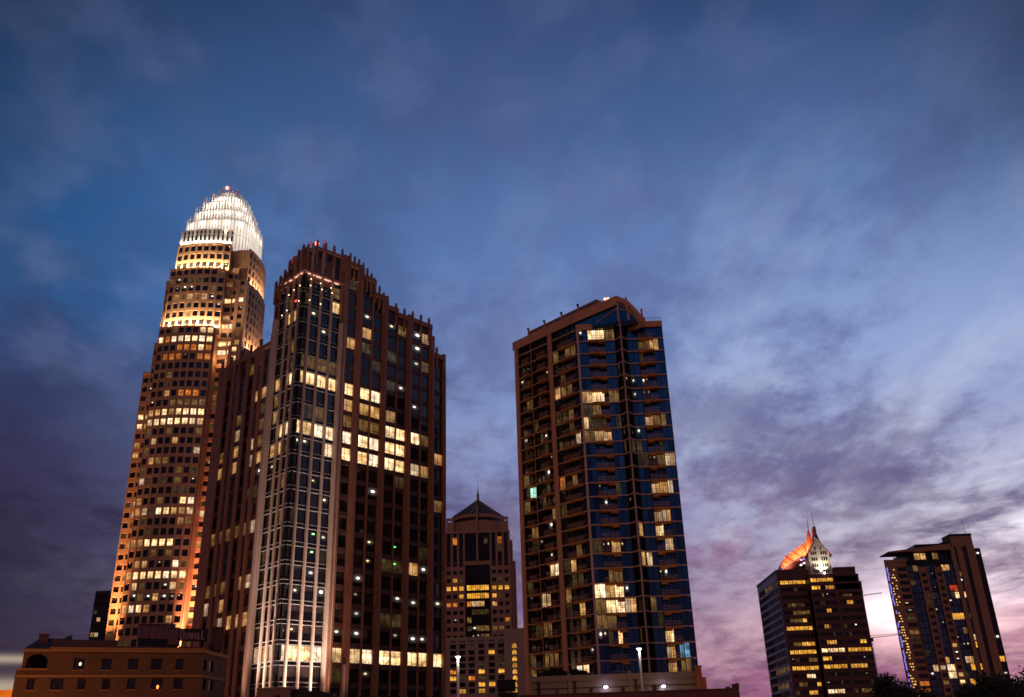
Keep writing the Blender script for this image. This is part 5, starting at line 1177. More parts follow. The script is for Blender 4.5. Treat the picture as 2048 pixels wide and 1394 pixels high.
cn.hexa([(vz(1822, 1096).x, YV - 1, zc1 - 2), (xe, YV - 1, zc1 - 0.4), (xe, YV + 12, zc1 - .4), (vz(1822, 1096).x, YV + 12, zc1 - 2), (vz(1828, 1090).x, YV - 1, vz(1828, 1090).z), (xe, YV - 1, vz(1890, 1087).z), (xe, YV + 12, vz(1890, 1087).z), (vz(1828, 1090).x, YV + 12, vz(1828, 1090).z)], darkmetal)
cn.build('canopy_roof', vt)
cp = MB(); q = vz(1787, 1118, YV); cp.tube(q, vz(1786, 1104, YV), 0.14, 0.14, brn, 6); cp.build('canopy_post', vt)
cp = MB(); cp.tube(q, (x1 + 1.5, YV + 1, z1 + 0.3), 0.12, 0.12, brn, 6); cp.build('canopy_brace', vt)
an = MB(); q = Vector((xs1 - 1.2, YV + 2, zsh)); an.tube(q, q + Vector((0, 0, 9)), 0.12, 0.04, darkmetal, 5); an.build('antenna', vt)
# string lights up the left edge
rg = random.Random(4)
for (fs, s_, nm, mt_, dens) in ((fa, 0.8, 'blue_string_light', bluelamp, 0.62), (fa, 2.0, 'yellow_string_light', yellowlamp, 0.55), (fa, 2.9, 'yellow_string_light', yellowlamp, 0.5), (fa, 3.7, 'yellow_string_light', yellowlamp, 0.3)):
    sl_ = MB(); z = 12.0
    while z < z1 - 4:
        gapz = math.sin(z * 0.16 + s_ * 2)
        if rg.random() < dens + 0.2 and (gapz > -0.5 or rg.random() < .4):
            x_ = s_ + rg.uniform(-.3, .3); sl_.fbox(fs, x_ - 0.22, x_ + 0.22, 0.26, 0.4, z, z + (1.3 if 'blue' in nm else 0.42), mt_)
        z += 1.25
    sl_.build(nm, vt)

# ================================================================== tower cranes far behind
for (px0, py0, px1, py1, yc, lab) in ((1740, 1276, 1812, 1268, 640, 'tower crane with a thick dark jib low between the two right hand towers'), (1722, 1192, 1764, 1186, 860, 'thin faint crane jib higher up between the two right hand towers')):
    a = at_y(px0, py0, yc); b = at_y(px1, py1, yc)
    ct = thing('tower_crane', (a.x, a.y, 0), lab, 'crane', 'tower cranes behind the towers')
    th = 1.6 if yc < 700 else 0.9
    m_ = MB()
    for dx in (-th / 2, th / 2):
        for dy in (-th / 2, th / 2): m_.tube((a.x + dx, a.y + dy, 0), (a.x + dx, a.y + dy, a.z), 0.16, 0.16, darkmetal, 4)
    z = 1.0; i = 0
    while z + th < a.z:
        s_ = 1 if i % 2 else -1; m_.tube((a.x - s_ * th / 2, a.y - th / 2, z), (a.x + s_ * th / 2, a.y - th / 2, z + th), 0.1, 0.1, darkmetal, 4); z += th; i += 1
    m_.build('mast', ct)
    j = MB(); u = (b - a); Lj = u.length; u = u.normalized(); up = Vector((0, 0, th))
    st_ = a - u * 14
    j.tube(st_, b, 0.16, 0.16, darkmetal, 4); j.tube(st_ + Vector((0, th, 0)), b + Vector((0, th, 0)), 0.16, 0.16, darkmetal, 4); j.tube(a + up, b + up * 0.4, 0.14, 0.14, darkmetal, 4)
    k = int(Lj / th)
    for i in range(k):
        p = a + u * (Lj * i / k); q = a + u * (Lj * (i + .5) / k); r_ = a + u * (Lj * (i + 1) / k); j.tube(p, q + up * 0.8, 0.09, 0.09, darkmetal, 4, False); j.tube(q + up * 0.8, r_, 0.09, 0.09, darkmetal, 4, False)
    j.build('jib', ct)
    c_ = MB(); c_.box(a.x - th, a.x + th, a.y - th, a.y + th, a.z - 2.2, a.z - 0.1, darkmetal); c_.box(st_.x - 1, st_.x + 2.5, st_.y - 0.6, st_.y + th + 0.6, st_.z - 2.4, st_.z - 0.1, concrete); c_.build('cab', ct)

# ================================================================== dark slab at far left
ds_ = thing('slab_tower', (-245, 520, 0), 'narrow dark office slab peeping out behind the foot of the crowned tower', 'building')
WD = Wins(ds_, [(183, 1246, 200, 1244, 6, 'm'), (183, 1273, 200, 1271, 5, 'm'), (183, 1222, 196, 1221, 5, 'f')], 'k', 61, rnd=((0.04, 'f'),))
yd_ = 500.0; xa = at_y(189, 1200, yd_).x; xb = at_y(240, 1200, yd_).x; zt = at_y(195, 1182, yd_).z
dm = MB(); f_ = Face((xa, yd_), (xb, yd_)); grid(dm, WD, f_, even(0.3, f_.L - 0.2, 6, 0.35), 0, zt, 3.9, 1.0, 0.9, 3.0, mat('black_panel', (0.02, 0.018, 0.02), 0.5), dp=0.05)
dm.prism([(xa + .1, yd_ + 0.3), (xb, yd_ + 0.3), (xb, yd_ + 25), (xa + .1, yd_ + 25)], 0, zt - 0.1, mat('black_panel', (0.02, 0.018, 0.02)), roofgrey); dm.build('wall', ds_)
# ================================================================== orange brick hotel, lower left
def brickmat(name, c1, c2, mortar, sc_=1.0):
    m = bpy.data.materials.new(name); m.use_nodes = True
    t = NT(m.node_tree); b = m.node_tree.nodes['Principled BSDF']
    o = t.node('ShaderNodeTexCoord'); s = t.node('ShaderNodeSeparateXYZ'); t.l.new(o.outputs['Object'], s.inputs[0])
    v = t.comb(t.math('ADD', s.outputs[0], s.outputs[1]), s.outputs[2])
    br = t.node('ShaderNodeTexBrick'); t.l.new(v, br.inputs['Vector']); br.inputs['Scale'].default_value = 1.0
    br.inputs['Brick Width'].default_value = 0.42 * sc_; br.inputs['Row Height'].default_value = 0.15 * sc_; br.inputs['Mortar Size'].default_value = 0.016
    br.inputs['Color1'].default_value = (*c1, 1); br.inputs['Color2'].default_value = (*c2, 1); br.inputs['Mortar'].default_value = (*mortar, 1)
    n = t.noise(o.outputs['Object'], 0.35, 5.0, 0.6); n2 = t.noise(o.outputs['Object'], 2.2, 4.0, 0.6)
    f = t.mr(t.math('ADD', t.math('MULTIPLY', n, .6), t.math('MULTIPLY', n2, .4)), 0.32, 0.68, 0.72, 1.22, False)
    sc2 = t.node('ShaderNodeVectorMath', operation='SCALE'); t.l.new(br.outputs[0], sc2.inputs[0]); t.l.new(f, sc2.inputs['Scale'])
    t.l.new(sc2.outputs[0], b.inputs['Base Color']); b.inputs['Roughness'].default_value = 0.85
    MATS[name] = m; return m
obrick = brickmat('orange_brick', (0.21, 0.076, 0.016), (0.165, 0.057, 0.012), (0.15, 0.075, 0.03))
rbrick = brickmat('red_brick', (0.22, 0.06, 0.035), (0.17, 0.045, 0.028), (0.16, 0.09, 0.07))
obelt = mat('ochre_stone_belt', (0.42, 0.18, 0.05), 0.8, var=0.12)
D0 = 150.0
pa = at_D(30, 1352, D0); pb = at_D(402, 1352, D0 * 1.001)
dh = thing('brick_hotel', (pa.x, pa.y, 0), 'low orange brown brick hotel in the lower left corner with a rooftop sign frame', 'building')
fh1 = Face(pa[:2], pb[:2]); 
pc = at_D(449, 1362, D0 * 1.058); fh2 = Face(pb[:2], pc[:2])
zbelt = pa.z; zrf = fh1.hit(300, 1297)[1]
hw = MB()
DLIT = [(158, 1327, 159, 1328, 1, 'k')]
WDH = Wins(dh, DLIT, 'k', 71)
drk = mat('dark_sash', (0.03, 0.018, 0.014), 0.5)
up = [(147, 169), (203, 223), (256, 277), (302, 324), (351, 367)]
lo = [(53, 69), (101, 127), (155, 171), (204, 220), (254, 271), (302, 325), (347, 365)]
def holes(fc, rows, za, zb_, s_lo, s_hi):
    cols = [(fc.hit(a, y)[0], fc.hit(b, y)[0]) for a, b, y in rows]
    e = [s_lo] + [x for c in cols for x in c] + [s_hi]
    return cols, e
z_up0, z_up1 = fh1.hit(260, 1340)[1], fh1.hit(260, 1317)[1]
z_lo0, z_lo1 = fh1.hit(260, 1379)[1], fh1.hit(260, 1357)[1]
sB = fh1.hit(97, 1330)[0]
for rows, a, b, z0_, z1_, s_lo in (([(p, q, 1328) for p, q in up], z_up0, z_up1, zbelt, zrf, sB), ([(p, q, 1368) for p, q in lo], z_lo0, z_lo1, zbelt - 3.6, zbelt, 0.0)):
    cols, e = holes(fh1, rows, a, b, s_lo, fh1.L)
    for i in range(0, len(e), 2): hw.fbox(fh1, e[i], e[i + 1], -0.4, 0.0, a, b, obrick)
    hw.fbox(fh1, s_lo, fh1.L, -0.4, 0.0, z0_, a, obrick); hw.fbox(fh1, s_lo, fh1.L, -0.4, 0.0, b, z1_, obrick)
    for (s0, s1) in cols:
        n = 2 if s1 - s0 > 1.5 else 1
        hw.fbox(fh1, s0 - 0.08, s1 + 0.08, -0.1, 0.08, a - 0.14, a, obelt)
        WDH.add(fh1, s0, s1, a, b, -0.28, 'k', True)
        for j in range(n + 1):
            c = s0 + (s1 - s0) * j / n; hw.fbox(fh1, c - 0.05, c + 0.05, -0.27, -0.18, a, b, drk)
        hw.fbox(fh1, s0, s1, -0.265, -0.185, (a + b) / 2 - 0.04, (a + b) / 2 + 0.04, drk)
hw.fbox(fh1, 0, fh1.L, -0.4, 0.0, 0, zbelt - 3.6, obrick)
hw.fbox(fh1, -0.1, fh1.L + 0.1, -0.3, 0.13, zbelt - 0.17, zbelt + 0.17, obelt); hw.fbox(fh1, sB, fh1.L + 0.1, -0.3, 0.15, zrf - 0.55, zrf - 0.15, obelt); hw.fbox(fh1, sB - .1, fh1.L + .15, -0.35, 0.22, zrf - 0.15, zrf + 0.05, obelt)
# right return
r2 = [(406, 413, 1331), (418, 427, 1333)]; r3 = [(405, 412, 1370), (417, 426, 1372)]
for rows, a, b, z0_, z1_ in ((r2, z_up0, z_up1, zbelt, zrf - 0.1), (r3, z_lo0, z_lo1, 0, zbelt)):
    cols, e = holes(fh2, rows, a, b, 0.02, fh2.L)
    for i in range(0, len(e), 2): hw.fbox(fh2, e[i], e[i + 1], -0.4, 0.0, a, b, obrick)
    hw.fbox(fh2, 0.02, fh2.L, -0.4, 0.0, z0_, a, obrick); hw.fbox(fh2, 0.02, fh2.L, -0.4, 0.0, b, z1_, obrick)
    for s0, s1 in cols: WDH.add(fh2, s0, s1, a, b, -0.25, 'P', True)
hw.fbox(fh2, 0.1, fh2.L, -0.3, 0.13, zbelt - 0.17, zbelt + 0.17, obelt); hw.fbox(fh2, 0.1, fh2.L, -0.3, 0.15, zrf - 0.55, zrf - 0.05, obelt)
q0, q1 = fh1.p(0.1, -0.4), fh1.p(fh1.L - .3, -0.4); bk = fh1.n * -18
hw.prism([q0, q1, (q1[0] + bk.x, q1[1] + bk.y), (q0[0] + bk.x, q0[1] + bk.y)], 0, zbelt - 0.3, drk)
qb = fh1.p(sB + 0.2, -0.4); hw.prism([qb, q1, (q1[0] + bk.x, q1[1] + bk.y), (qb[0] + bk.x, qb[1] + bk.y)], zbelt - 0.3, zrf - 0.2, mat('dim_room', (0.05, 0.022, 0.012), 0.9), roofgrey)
# raised brown parapet at the left half
s1_ = fh1.hit(236, 1285)[0]; zpar_ = fh1.hit(170, 1279)[1]
hw.fbox(fh1, sB, s1_, -1.6, -0.5, zrf - 0.2, zpar_, brick_dark); hw.fbox(fh1, s1_, fh1.L, -1.4, -0.6, zrf - 0.2, fh1.hit(300, 1292)[1], brick_dark)
# corner loggia with balustrade
sC = fh1.hit(49, 1300)[0]; zl1 = fh1.hit(60, 1313)[1]; zl0 = fh1.hit(60, 1338)[1]
hw.fbox(fh1, 0.0, sB, -0.35, 0.02, zbelt, zl0 - 0.1, obrick); hw.fbox(fh1, -0.05, sB, -0.4, 0.1, zl0 - 0.12, zl0 + 0.08, obelt)
for j in range(7): 
    s_ = 0.5 + (sB - 1.0) * j / 6; hw.fbox(fh1, s_ - 0.3, s_ + 0.3, 0.02, 0.06, zbelt + 0.35, zl0 - 0.35, mat('brown_panel', (0.17, 0.07, 0.03), 0.8))
hw.fbox(fh1, sC, sB, -0.45, 0.0, zl1 + 0.35, zrf - 0.2, obrick); hw.fbox(fh1, sC - 0.15, sB, -0.5, 0.15, zrf - 0.62, zrf - 0.2, obelt)
hw.fbox(fh1, sC, sC + 0.45, -0.45, -0.02, zl0, zl1 + 0.36, obrick); hw.fbox(fh1, sB - 0.2, sB + 0.02, -0.45, -0.01, zl0, zrf - 0.2, obrick)
c_ = [(sC + 0.45 + (sB - sC - 0.65) * i / 8, zl1 + 0.35 - 0.75 * (abs(i / 4 - 1)) ** 2.4) for i in range(9)]
for a, b in zip(c_, c_[1:]): hw.hexa([fh1.q(a[0], -0.02, a[1]), fh1.q(b[0], -0.02, b[1]), fh1.q(b[0], -0.4, b[1]), fh1.q(a[0], -0.4, a[1]), fh1.q(a[0], -0.02, zl1 + 0.36), fh1.q(b[0], -0.02, zl1 + 0.36), fh1.q(b[0], -0.4, zl1 + 0.36), fh1.q(a[0], -0.4, zl1 + 0.36)], obrick)
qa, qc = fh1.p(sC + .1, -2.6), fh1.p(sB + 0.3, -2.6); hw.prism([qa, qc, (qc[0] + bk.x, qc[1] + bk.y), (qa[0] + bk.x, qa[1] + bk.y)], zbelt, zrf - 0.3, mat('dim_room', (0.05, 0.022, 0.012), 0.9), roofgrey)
hw.build('wall', dh)
# slate roof and chimney over the loggia
sr = MB(); zap = fh1.hit(110, 1273)[1]
a, b, c, d = fh1.q(sC - 0.15, 0.1, zrf - 0.2), fh1.q(sB + 5.4, 0.1, zrf - 0.2), fh1.q(sB + 5.4, -6, zrf - 0.2), fh1.q(sC - 0.15, -6, zrf - 0.2)
e, f_ = fh1.q(fh1.hit(80, 1275)[0], -2.2, zap), fh1.q(fh1.hit(143, 1274)[0], -2.2, zap - 0.05)
for q in ((a, b, f_, e), (b, c, f_), (c, d, e, f_), (d, a, e), (d, c, b, a)): sr.face(q, slate)
s_ = fh1.hit(137, 1272)[0]; sr.prism([fh1.p(s_ - .5, -2.6), fh1.p(s_ - .5, -1.8), fh1.p(s_ + .4, -1.8), fh1.p(s_ + .4, -2.6)], zap - 0.4, [zap + 0.1, zap + 0.1, zap + 0.45, zap + 0.45], slate)
ro = sr.build('slate_roof', dh)
ch = MB(); sa_, sb2 = fh1.hit(78, 1270)[0], fh1.hit(96, 1270)[0]; zch = fh1.hit(88, 1265)[1]
ch.fbox(fh1, sa_, sb2, -2.4, -1.2, zap - 1.3, zch - 0.2, rbrick); ch.fbox(fh1, sa_ - .1, sb2 + .1, -2.5, -1.1, zch - 0.2, zch, rbrick); ch.build('chimney', ro)
# lamps seen through two of the windows
for (x, y, r_) in ((160.5, 1328, 0.16), (315, 1374, 0.2)):
    s_, z_ = fh1.hit(x, y, -0.2); l = MB(); l.ball(fh1.q(s_, -0.16, z_), r_, orangelamp if y > 1350 else warmlamp, 6, 1.4); l.build('window_lamp', dh)
# rooftop plant boxes and the sign
mauve = mat('mauve_plant_panel', (0.20, 0.075, 0.07), 0.7, var=0.15)
def roofbox(px0, px1, pt, pbm, dep, name, m_, dd=-4.0):
    f_ = Face(fh1.p(0, dd), fh1.p(fh1.L, dd)); s0, zt = f_.hit(px0, pt); s1 = f_.hit(px1, pt)[0]; zb_ = f_.hit(px0, pbm)[1]
    q = MB(); q.fbox(f_, s0, s1, -dep, 0, zb_, zt, m_); return q, f_, s0, s1, zb_, zt
q, f_, s0, s1, zb_, zt = roofbox(279, 338, 1249, 1277, 4, 'p', mauve)
for j in range(4): c = s0 + (s1 - s0) * (j + .5) / 4; q.fbox(f_, c - 0.05, c + 0.05, 0, 0.06, zb_, zt, brick_dark)
q.fbox(f_, s0 - .1, s1 + .1, -4.1, 0.12, zt, zt + 0.12, brick_dark)
q.fbox(f_, s0 + 0.1, s1, -3.8, -0.1, zrf - 0.3, zb_, darkmetal); q.build('plant_room', dh)
q, f_, s0, s1, zb_, zt = roofbox(338, 362, 1257, 1290, 3, 'p', mauve); q.fbox(f_, s0, s1, -3.1, .1, zt, zt + .1, brick_dark); q.build('plant_room', dh)
q, f_, s0, s1, zb_, zt = roofbox(342, 352, 1249, 1257, 1.2, 'p', mat('blue_grey_unit', (0.06, 0.07, 0.10), 0.6)); q.fbox(f_, s0 - .05, s1 + .05, -1.25, .05, zt, zt + .08, darkmetal); q.build('air_unit', dh)
q, f_, s0, s1, zb_, zt = roofbox(424, 449, 1255, 1300, 4, 'p', mat('dark_brown_block', (0.09, 0.04, 0.025), 0.8)); q.fbox(f_, s0 - .05, s1, -4, .1, zt, zt + .12, brick_dark); q.build('plant_room', dh)
# sign: frame of dark bars with channel letters
fs = Face(fh1.p(0, -2.0), fh1.p(fh1.L, -2.0))
s0, zt = fs.hit(359, 1258); s1 = fs.hit(416, 1258)[0]; zb_ = fs.hit(359, 1281)[1]
sg = MB(); sg.fbox(fs, s0, s1, -0.12, 0.0, zb_ + 0.1, zt, mat('sign_backing', (0.035, 0.012, 0.014), 0.6, var=0.1))
for z in (zb_, zt): sg.fbox(fs, s0 - .1, s1 + .1, -0.2, 0.06, z - 0.06, z + 0.06, darkmetal)
for c in (s0, s1, (s0 + s1) / 2): sg.fbox(fs, c - 0.07, c + 0.07, -0.3, -0.13, zrf - 0.3, zt, darkmetal)
so_ = sg.build('sign_frame', dh); so_['label'] = 'dark rooftop sign with tall pale letters'
ltm = mat('dusty_pink_letter', (0.46, 0.22, 0.22), 0.6, var=0.1)
strokes = {'D': [(0, 0, 0, 1), (0, 1, .6, .95), (.6, .95, .9, .65), (.9, .65, .9, .35), (.9, .35, .6, .05), (.6, .05, 0, 0)], 'U': [(0, 1, 0, .2), (0, .2, .3, 0), (.3, 0, .6, 0), (.6, 0, .9, .2), (.9, .2, .9, 1)],
           'N': [(0, 0, 0, 1), (0, 1, .9, 0), (.9, 0, .9, 1)], 'H': [(0, 0, 0, 1), (.9, 0, .9, 1), (0, .52, .9, .52)], 'I': [(.45, 0, .45, 1)], 'L': [(0, 1, 0, 0), (0, 0, .85, 0)]}
word = 'DUNHILL'; wl = [1.25, .95, .95, .95, .5, .85, 1.0]; tot = sum(wl); xx = s0 + 0.25; sw = (s1 - s0 - 0.5) / tot
for i, c in enumerate(word):
    big_ = i in (0, 6); z0_ = zb_ + 0.22; hgt = (zt - zb_ - 0.34) * (1.0 if big_ else 0.70); wd = wl[i] * sw * 0.72
    lm = MB()
    for (a, b, c2, d2) in strokes[c]:
        p, r_ = fs.q(xx + a * wd, 0.06, z0_ + b * hgt), fs.q(xx + c2 * wd, 0.06, z0_ + d2 * hgt); lm.tube(p, r_, 0.075 if not big_ else 0.1, 0.075 if not big_ else 0.1, ltm, 5)
    lm.build('sign_letter', so_); xx += wl[i] * sw

# ================================================================== low lit building at the extreme left, low roofs in front of the office tower
lb = thing('low_building', (-130, 196, 0), 'low ochre building glowing under a street lamp at the bottom left corner', 'building')
yl = 196.0; m_ = MB(); xa, xb = at_y(-60, 1384, yl).x, at_y(40, 1384, yl).x; zt = at_y(10, 1380, yl).z
m_.prism([(xa, yl), (xb, yl), (xb, yl + 12), (xa, yl + 12)], 0, zt - 0.5, obelt, roofgrey); m_.box(xa - .2, xb + .2, yl - 0.25, yl + 12.2, zt - 0.5, zt, obelt); m_.build('wall', lb)
lamp('POINT', 'sodium_lamp', (at_y(10, 1394, yl - 9).x, yl - 9, zt - 4.5), 9000, (1.0, 0.42, 0.06), size=0.3)
fg = thing('low_building', (-44, 150, 0), 'plain brown rooftop block at the foot of the lit piers, with one small dark opening', 'building')
yq = 148.0; m_ = MB()
xa, xb = at_y(514, 1382, yq).x, at_y(580, 1382, yq).x; zt = at_y(540, 1377, yq).z
m_.prism([(xa, yq), (xb, yq), (xb, yq + 8), (xa, yq + 8)], 0, zt, mat('brown_render', (0.20, 0.115, 0.085), 0.85, var=0.1), roofgrey); m_.box(xa - .1, xb + .02, yq - 0.12, yq + 8.1, zt, zt + 0.15, concrete)
m_.build('wall', fg)
q = MB(); q0, q1 = at_y(549, 1391, yq - .02), at_y(560, 1394, yq - .02); q.box(q0.x, q1.x, yq - 0.06, yq - 0.01, q1.z - 1, q0.z, darkmetal); q.build('vent', fg)
fg2 = thing('low_building', (-34, 153, 0), 'near black stepped low roof right of the brown rooftop block', 'building')
m_ = MB(); blk = mat('tarred_wall', (0.03, 0.02, 0.018), 0.9, var=0.15)
for (a, b, t_) in ((581, 606, 1379), (606, 642, 1383), (642, 660, 1390), (660, 760, 1396)):
    xa, xb = at_y(a, t_, yq + 1).x, at_y(b, t_, yq + 1).x; zt = at_y(a, t_, yq + 1).z; m_.prism([(xa + .01, yq + 1), (xb, yq + 1), (xb, yq + 9), (xa + .01, yq + 9)], 0, zt, blk, roofgrey)
m_.build('wall', fg2)

# ================================================================== podium wall below the apartments
pd = thing('parking_podium', (at_y(1230, 1380, 185).x, 188, 0), 'grey panelled parking podium with two white wall lamps below the blue apartment tower', 'building')
yp = 185.0; m_ = MB()
xa, xb = at_y(1060, 1350, yp).x, at_y(1396, 1350, yp).x
zA, zB = at_y(1070, 1352, yp).z, at_y(1390, 1346, yp).z
fp = Face((xa, yp), (xb, yp))
zt = (zA + zB) / 2
m_.prism([(xa, yp + .02), (xb, yp + .02), (xb, yp + 14), (xa, yp + 14)], 0, zt - 0.2, greypanel, roofgrey)
m_.fbox(fp, 0, fp.L, -0.5, 0.35, zt - 0.9, zt + 0.1, greypanel)
for x, wd in ((1063, 7), (1078, 5), (1139, 6), (1150, 5), (1261, 6), (1272, 5), (1330, 3)):
    s_ = fp.hit(x, 1370)[0]; m_.fbox(fp, s_ - wd * 0.045, s_ + wd * 0.045, 0, 0.3, 0, zt + (0.5 if wd > 5 else -0.91), greypanel if wd != 5 else darkmetal)
m_.fbox(fp, 0, fp.L, 0, 0.12, zt - 2.3, zt - 2.15, darkmetal)
m_.build('wall', pd)
WP = Wins(pd, [], 'f', 81)
for a, b in ((1272, 1282), (1285, 1296), (1306, 1318)):
    s0, s1 = fp.hit(a, 1375)[0], fp.hit(b, 1375)[0]; WP.add(fp, s0, s1, fp.hit(a, 1379)[1], fp.hit(a, 1369)[1], 0.03, 'f', True)
for x, y in ((1211.5, 1374), (1327, 1372.5)):
    s_, z_ = fp.hit(x, y, 0.4); l = MB(); l.ball(fp.q(s_, 0.45, z_), 0.42, whitelamp, 10, 0.5); l.fbox(fp, s_ - .1, s_ + .1, 0.0, 0.3, z_ - .05, z_ + .25, darkmetal); l.build('wall_lamp', pd)
    p = fp.q(s_, 1.2, z_ - 0.2); lamp('POINT', 'wall_lamp_light', p, 90, (0.9, 0.85, 1.0), size=0.2)
bp = thing('brick_pillar', (at_y(1398, 1360, 183).x, 183.5, 0), 'red brick pillar at the right hand end of the grey podium', 'pillar')
m_ = MB(); x0, x1 = at_y(1392.5, 1350, 183).x, at_y(1404, 1350, 183).x; z0_ = at_y(1398, 1333, 183).z
m_.box(x0, x1, 183, 184.4, 0, z0_, rbrick); m_.box(x0 - .12, x1 + .12, 182.88, 184.5, z0_, z0_ + 0.2, rbrick); m_.box(x1, x1 + 0.7, 183.1, 184.3, 0, z0_ - 1.9, rbrick); m_.build('pillar_shaft', bp)
# terrace planting above the podium
def bush(name, c, rx, rz, n, lab, cat, grp, seed, leaf=0.35, m=None):
    rg = random.Random(seed); t = thing(name, (c[0], c[1], c[2]), lab, cat, grp); f = MB()
    for i in range(n):
        while True:
            p = Vector((rg.uniform(-1, 1), rg.uniform(-1, 1), rg.uniform(-1, 1)))
            if p.length < 1: break
        p = Vector((c[0] + p.x * rx, c[1] + p.y * rx * 0.7, c[2] + rz + p.z * rz)); a = Vector((rg.gauss(0, 1), rg.gauss(0, 1), rg.gauss(0, 1))).normalized() * leaf; b = a.orthogonal().normalized() * leaf * 0.5
        f.face([p - a, p - b, p + a, p + b], m or leafm)
    f.build('foliage', t)
    s_ = MB(); s_.tube((c[0], c[1], c[2] - 0.5), (c[0], c[1], c[2] + rz), 0.08, 0.05, bark, 5); s_.build('stem', t)
for i, (x, rx, rz) in enumerate(((1092, 1.2, 0.9), (1108, 1.6, 1.2), (1124, 1.3, 0.9), (1150, 1.4, 1.0), (1166, 1.2, 0.8))):
    q = at_y(x, 1350, 191); bush('terrace_shrub', (q.x, 191, zt - 0.3), rx, rz, 420, ('leftmost dark', 'second from left and tallest dark', 'middle dark', 'second from right dark', 'rightmost dark')[i] + ' clipped shrub on the terrace above the grey podium', 'shrub', 'terrace shrubs above the podium', 90 + i)

# ================================================================== brick parapet in front
bwl = thing('brick_parapet', (at_y(1300, 1394, 60).x, 60, 0), 'long low red brick parapet with stepped right hand end along the bottom edge', 'wall')
yw = 60.0; m_ = MB()
pl = [at_y(1040, 1391, yw), at_y(1478, 1376, yw)]
xa, xb = pl[0].x, pl[1].x; zt = pl[1].z - 0.05
m_.box(xa, xb, yw, yw + 0.5, 0, zt, rbrick); m_.box(xa, xb, yw - 0.04, yw + 0.54, zt, zt + 0.06, rbrick)
for (a, b, t_) in ((1454, 1460, 1373), (1466, 1471.5, 1367.5), (1473, 1478, 1366)):
    x0, x1 = at_y(a, t_, yw).x, at_y(b, t_, yw).x; m_.box(x0, x1, yw + 0.02, yw + 0.48, zt + 0.06, at_y(a, t_, yw).z, rbrick)
for (a, t_) in ((1114, 1379), (1182, 1374), (1246, 1373), (1309, 1369)):
    q = at_y(a, t_, yw); m_.box(q.x - 0.11, q.x + 0.11, yw + 0.1, yw + 0.4, zt, q.z, rbrick)
m_.build('wall', bwl)
# mechanical boxes in front of the hotel block
ub = thing('rooftop_unit', (at_y(1012, 1380, 120).x, 120, 0), 'black box shaped rooftop unit in front of the cream hotel block', 'rooftop unit')
yu = 120.0; m_ = MB(); x0, x1 = at_y(994, 1370, yu).x, at_y(1031, 1370, yu).x; z0_, z1_ = at_y(1000, 1381, yu).z, at_y(1000, 1361, yu).z
m_.box(x0, x1, yu, yu + 2, z0_, z1_, blk); m_.box(x0 - .05, x1 + .05, yu - .05, yu + 2.05, z1_, z1_ + 0.07, darkmetal)
for j in range(6): z = z0_ + (z1_ - z0_) * (j + .5) / 6; m_.box(x0 + .1, x1 - .1, yu - 0.04, yu - 0.005, z - 0.04, z + 0.03, darkmetal)
for x in (x0 + .15, x1 - .25): m_.box(x, x + .1, yu + .2, yu + 1.8, 0, z0_, darkmetal)
m_.build('casing', ub)
rw = thing('roof_parapet', (at_y(960, 1390, 122).x, 122, 0), 'pale flat roof edge with a raised grey end, under the black rooftop unit', 'wall')
m_ = MB(); x0, x1, x2 = at_y(893, 1390, 122).x, at_y(1035, 1390, 122).x, at_y(1052, 1380, 122).x
m_.box(x0, x1, 122.2, 123, 0, at_y(960, 1388, 122).z, hotelwall); m_.box(x1, x2, 122.1, 123.4, 0, at_y(1042, 1366, 122).z, hotelwall); m_.box(x0, x1, 122.15, 123.05, at_y(960, 1388, 122).z, at_y(960, 1387, 122).z, hotelwall); m_.build('wall', rw)

# ================================================================== lamp posts on the car park deck
def post(px, py, pxb, yy, lab):
    q = at_y(px, py, yy); t = thing('lamp_post', (q.x, yy, 0), lab, 'lamp post', 'white lamp posts on the car park')
    m_ = MB(); m_.tube((q.x, yy, 0), (q.x, yy, q.z - 0.1), 0.13, 0.085, whitepaint, 10); m_.build('pole', t)
    h = MB(); n = 14
    for (r0, z0_, r1, z1_) in ((0.10, -0.12, 0.20, -0.05), (0.20, -0.05, 0.18, 0.03), (0.18, 0.03, 0.05, 0.08)): h.tube((q.x, yy, q.z + z0_), (q.x, yy, q.z + z1_), r0, r1, darkmetal, n)
    o = h.build('lamp_head', t)
    l = MB(); l.tube((q.x, yy, q.z - 0.15), (q.x, yy, q.z - 0.04), 0.13, 0.215, whitelamp, n); l.build('lens', o)
    for a in range(3):
        t_ = 2 * math.pi * a / 3 + 0.5; lamp('POINT', 'lamp_post_light', (q.x + 0.42 * math.cos(t_), yy + 0.42 * math.sin(t_), q.z - 0.35), 24, (1.0, 0.88, 0.80), size=0.08)
post(916, 1312, 918, 78, 'white lit lamp post in front of the cream hotel block')
post(1278, 1296, 1281, 78, 'white lit lamp post in front of the blue apartment tower')

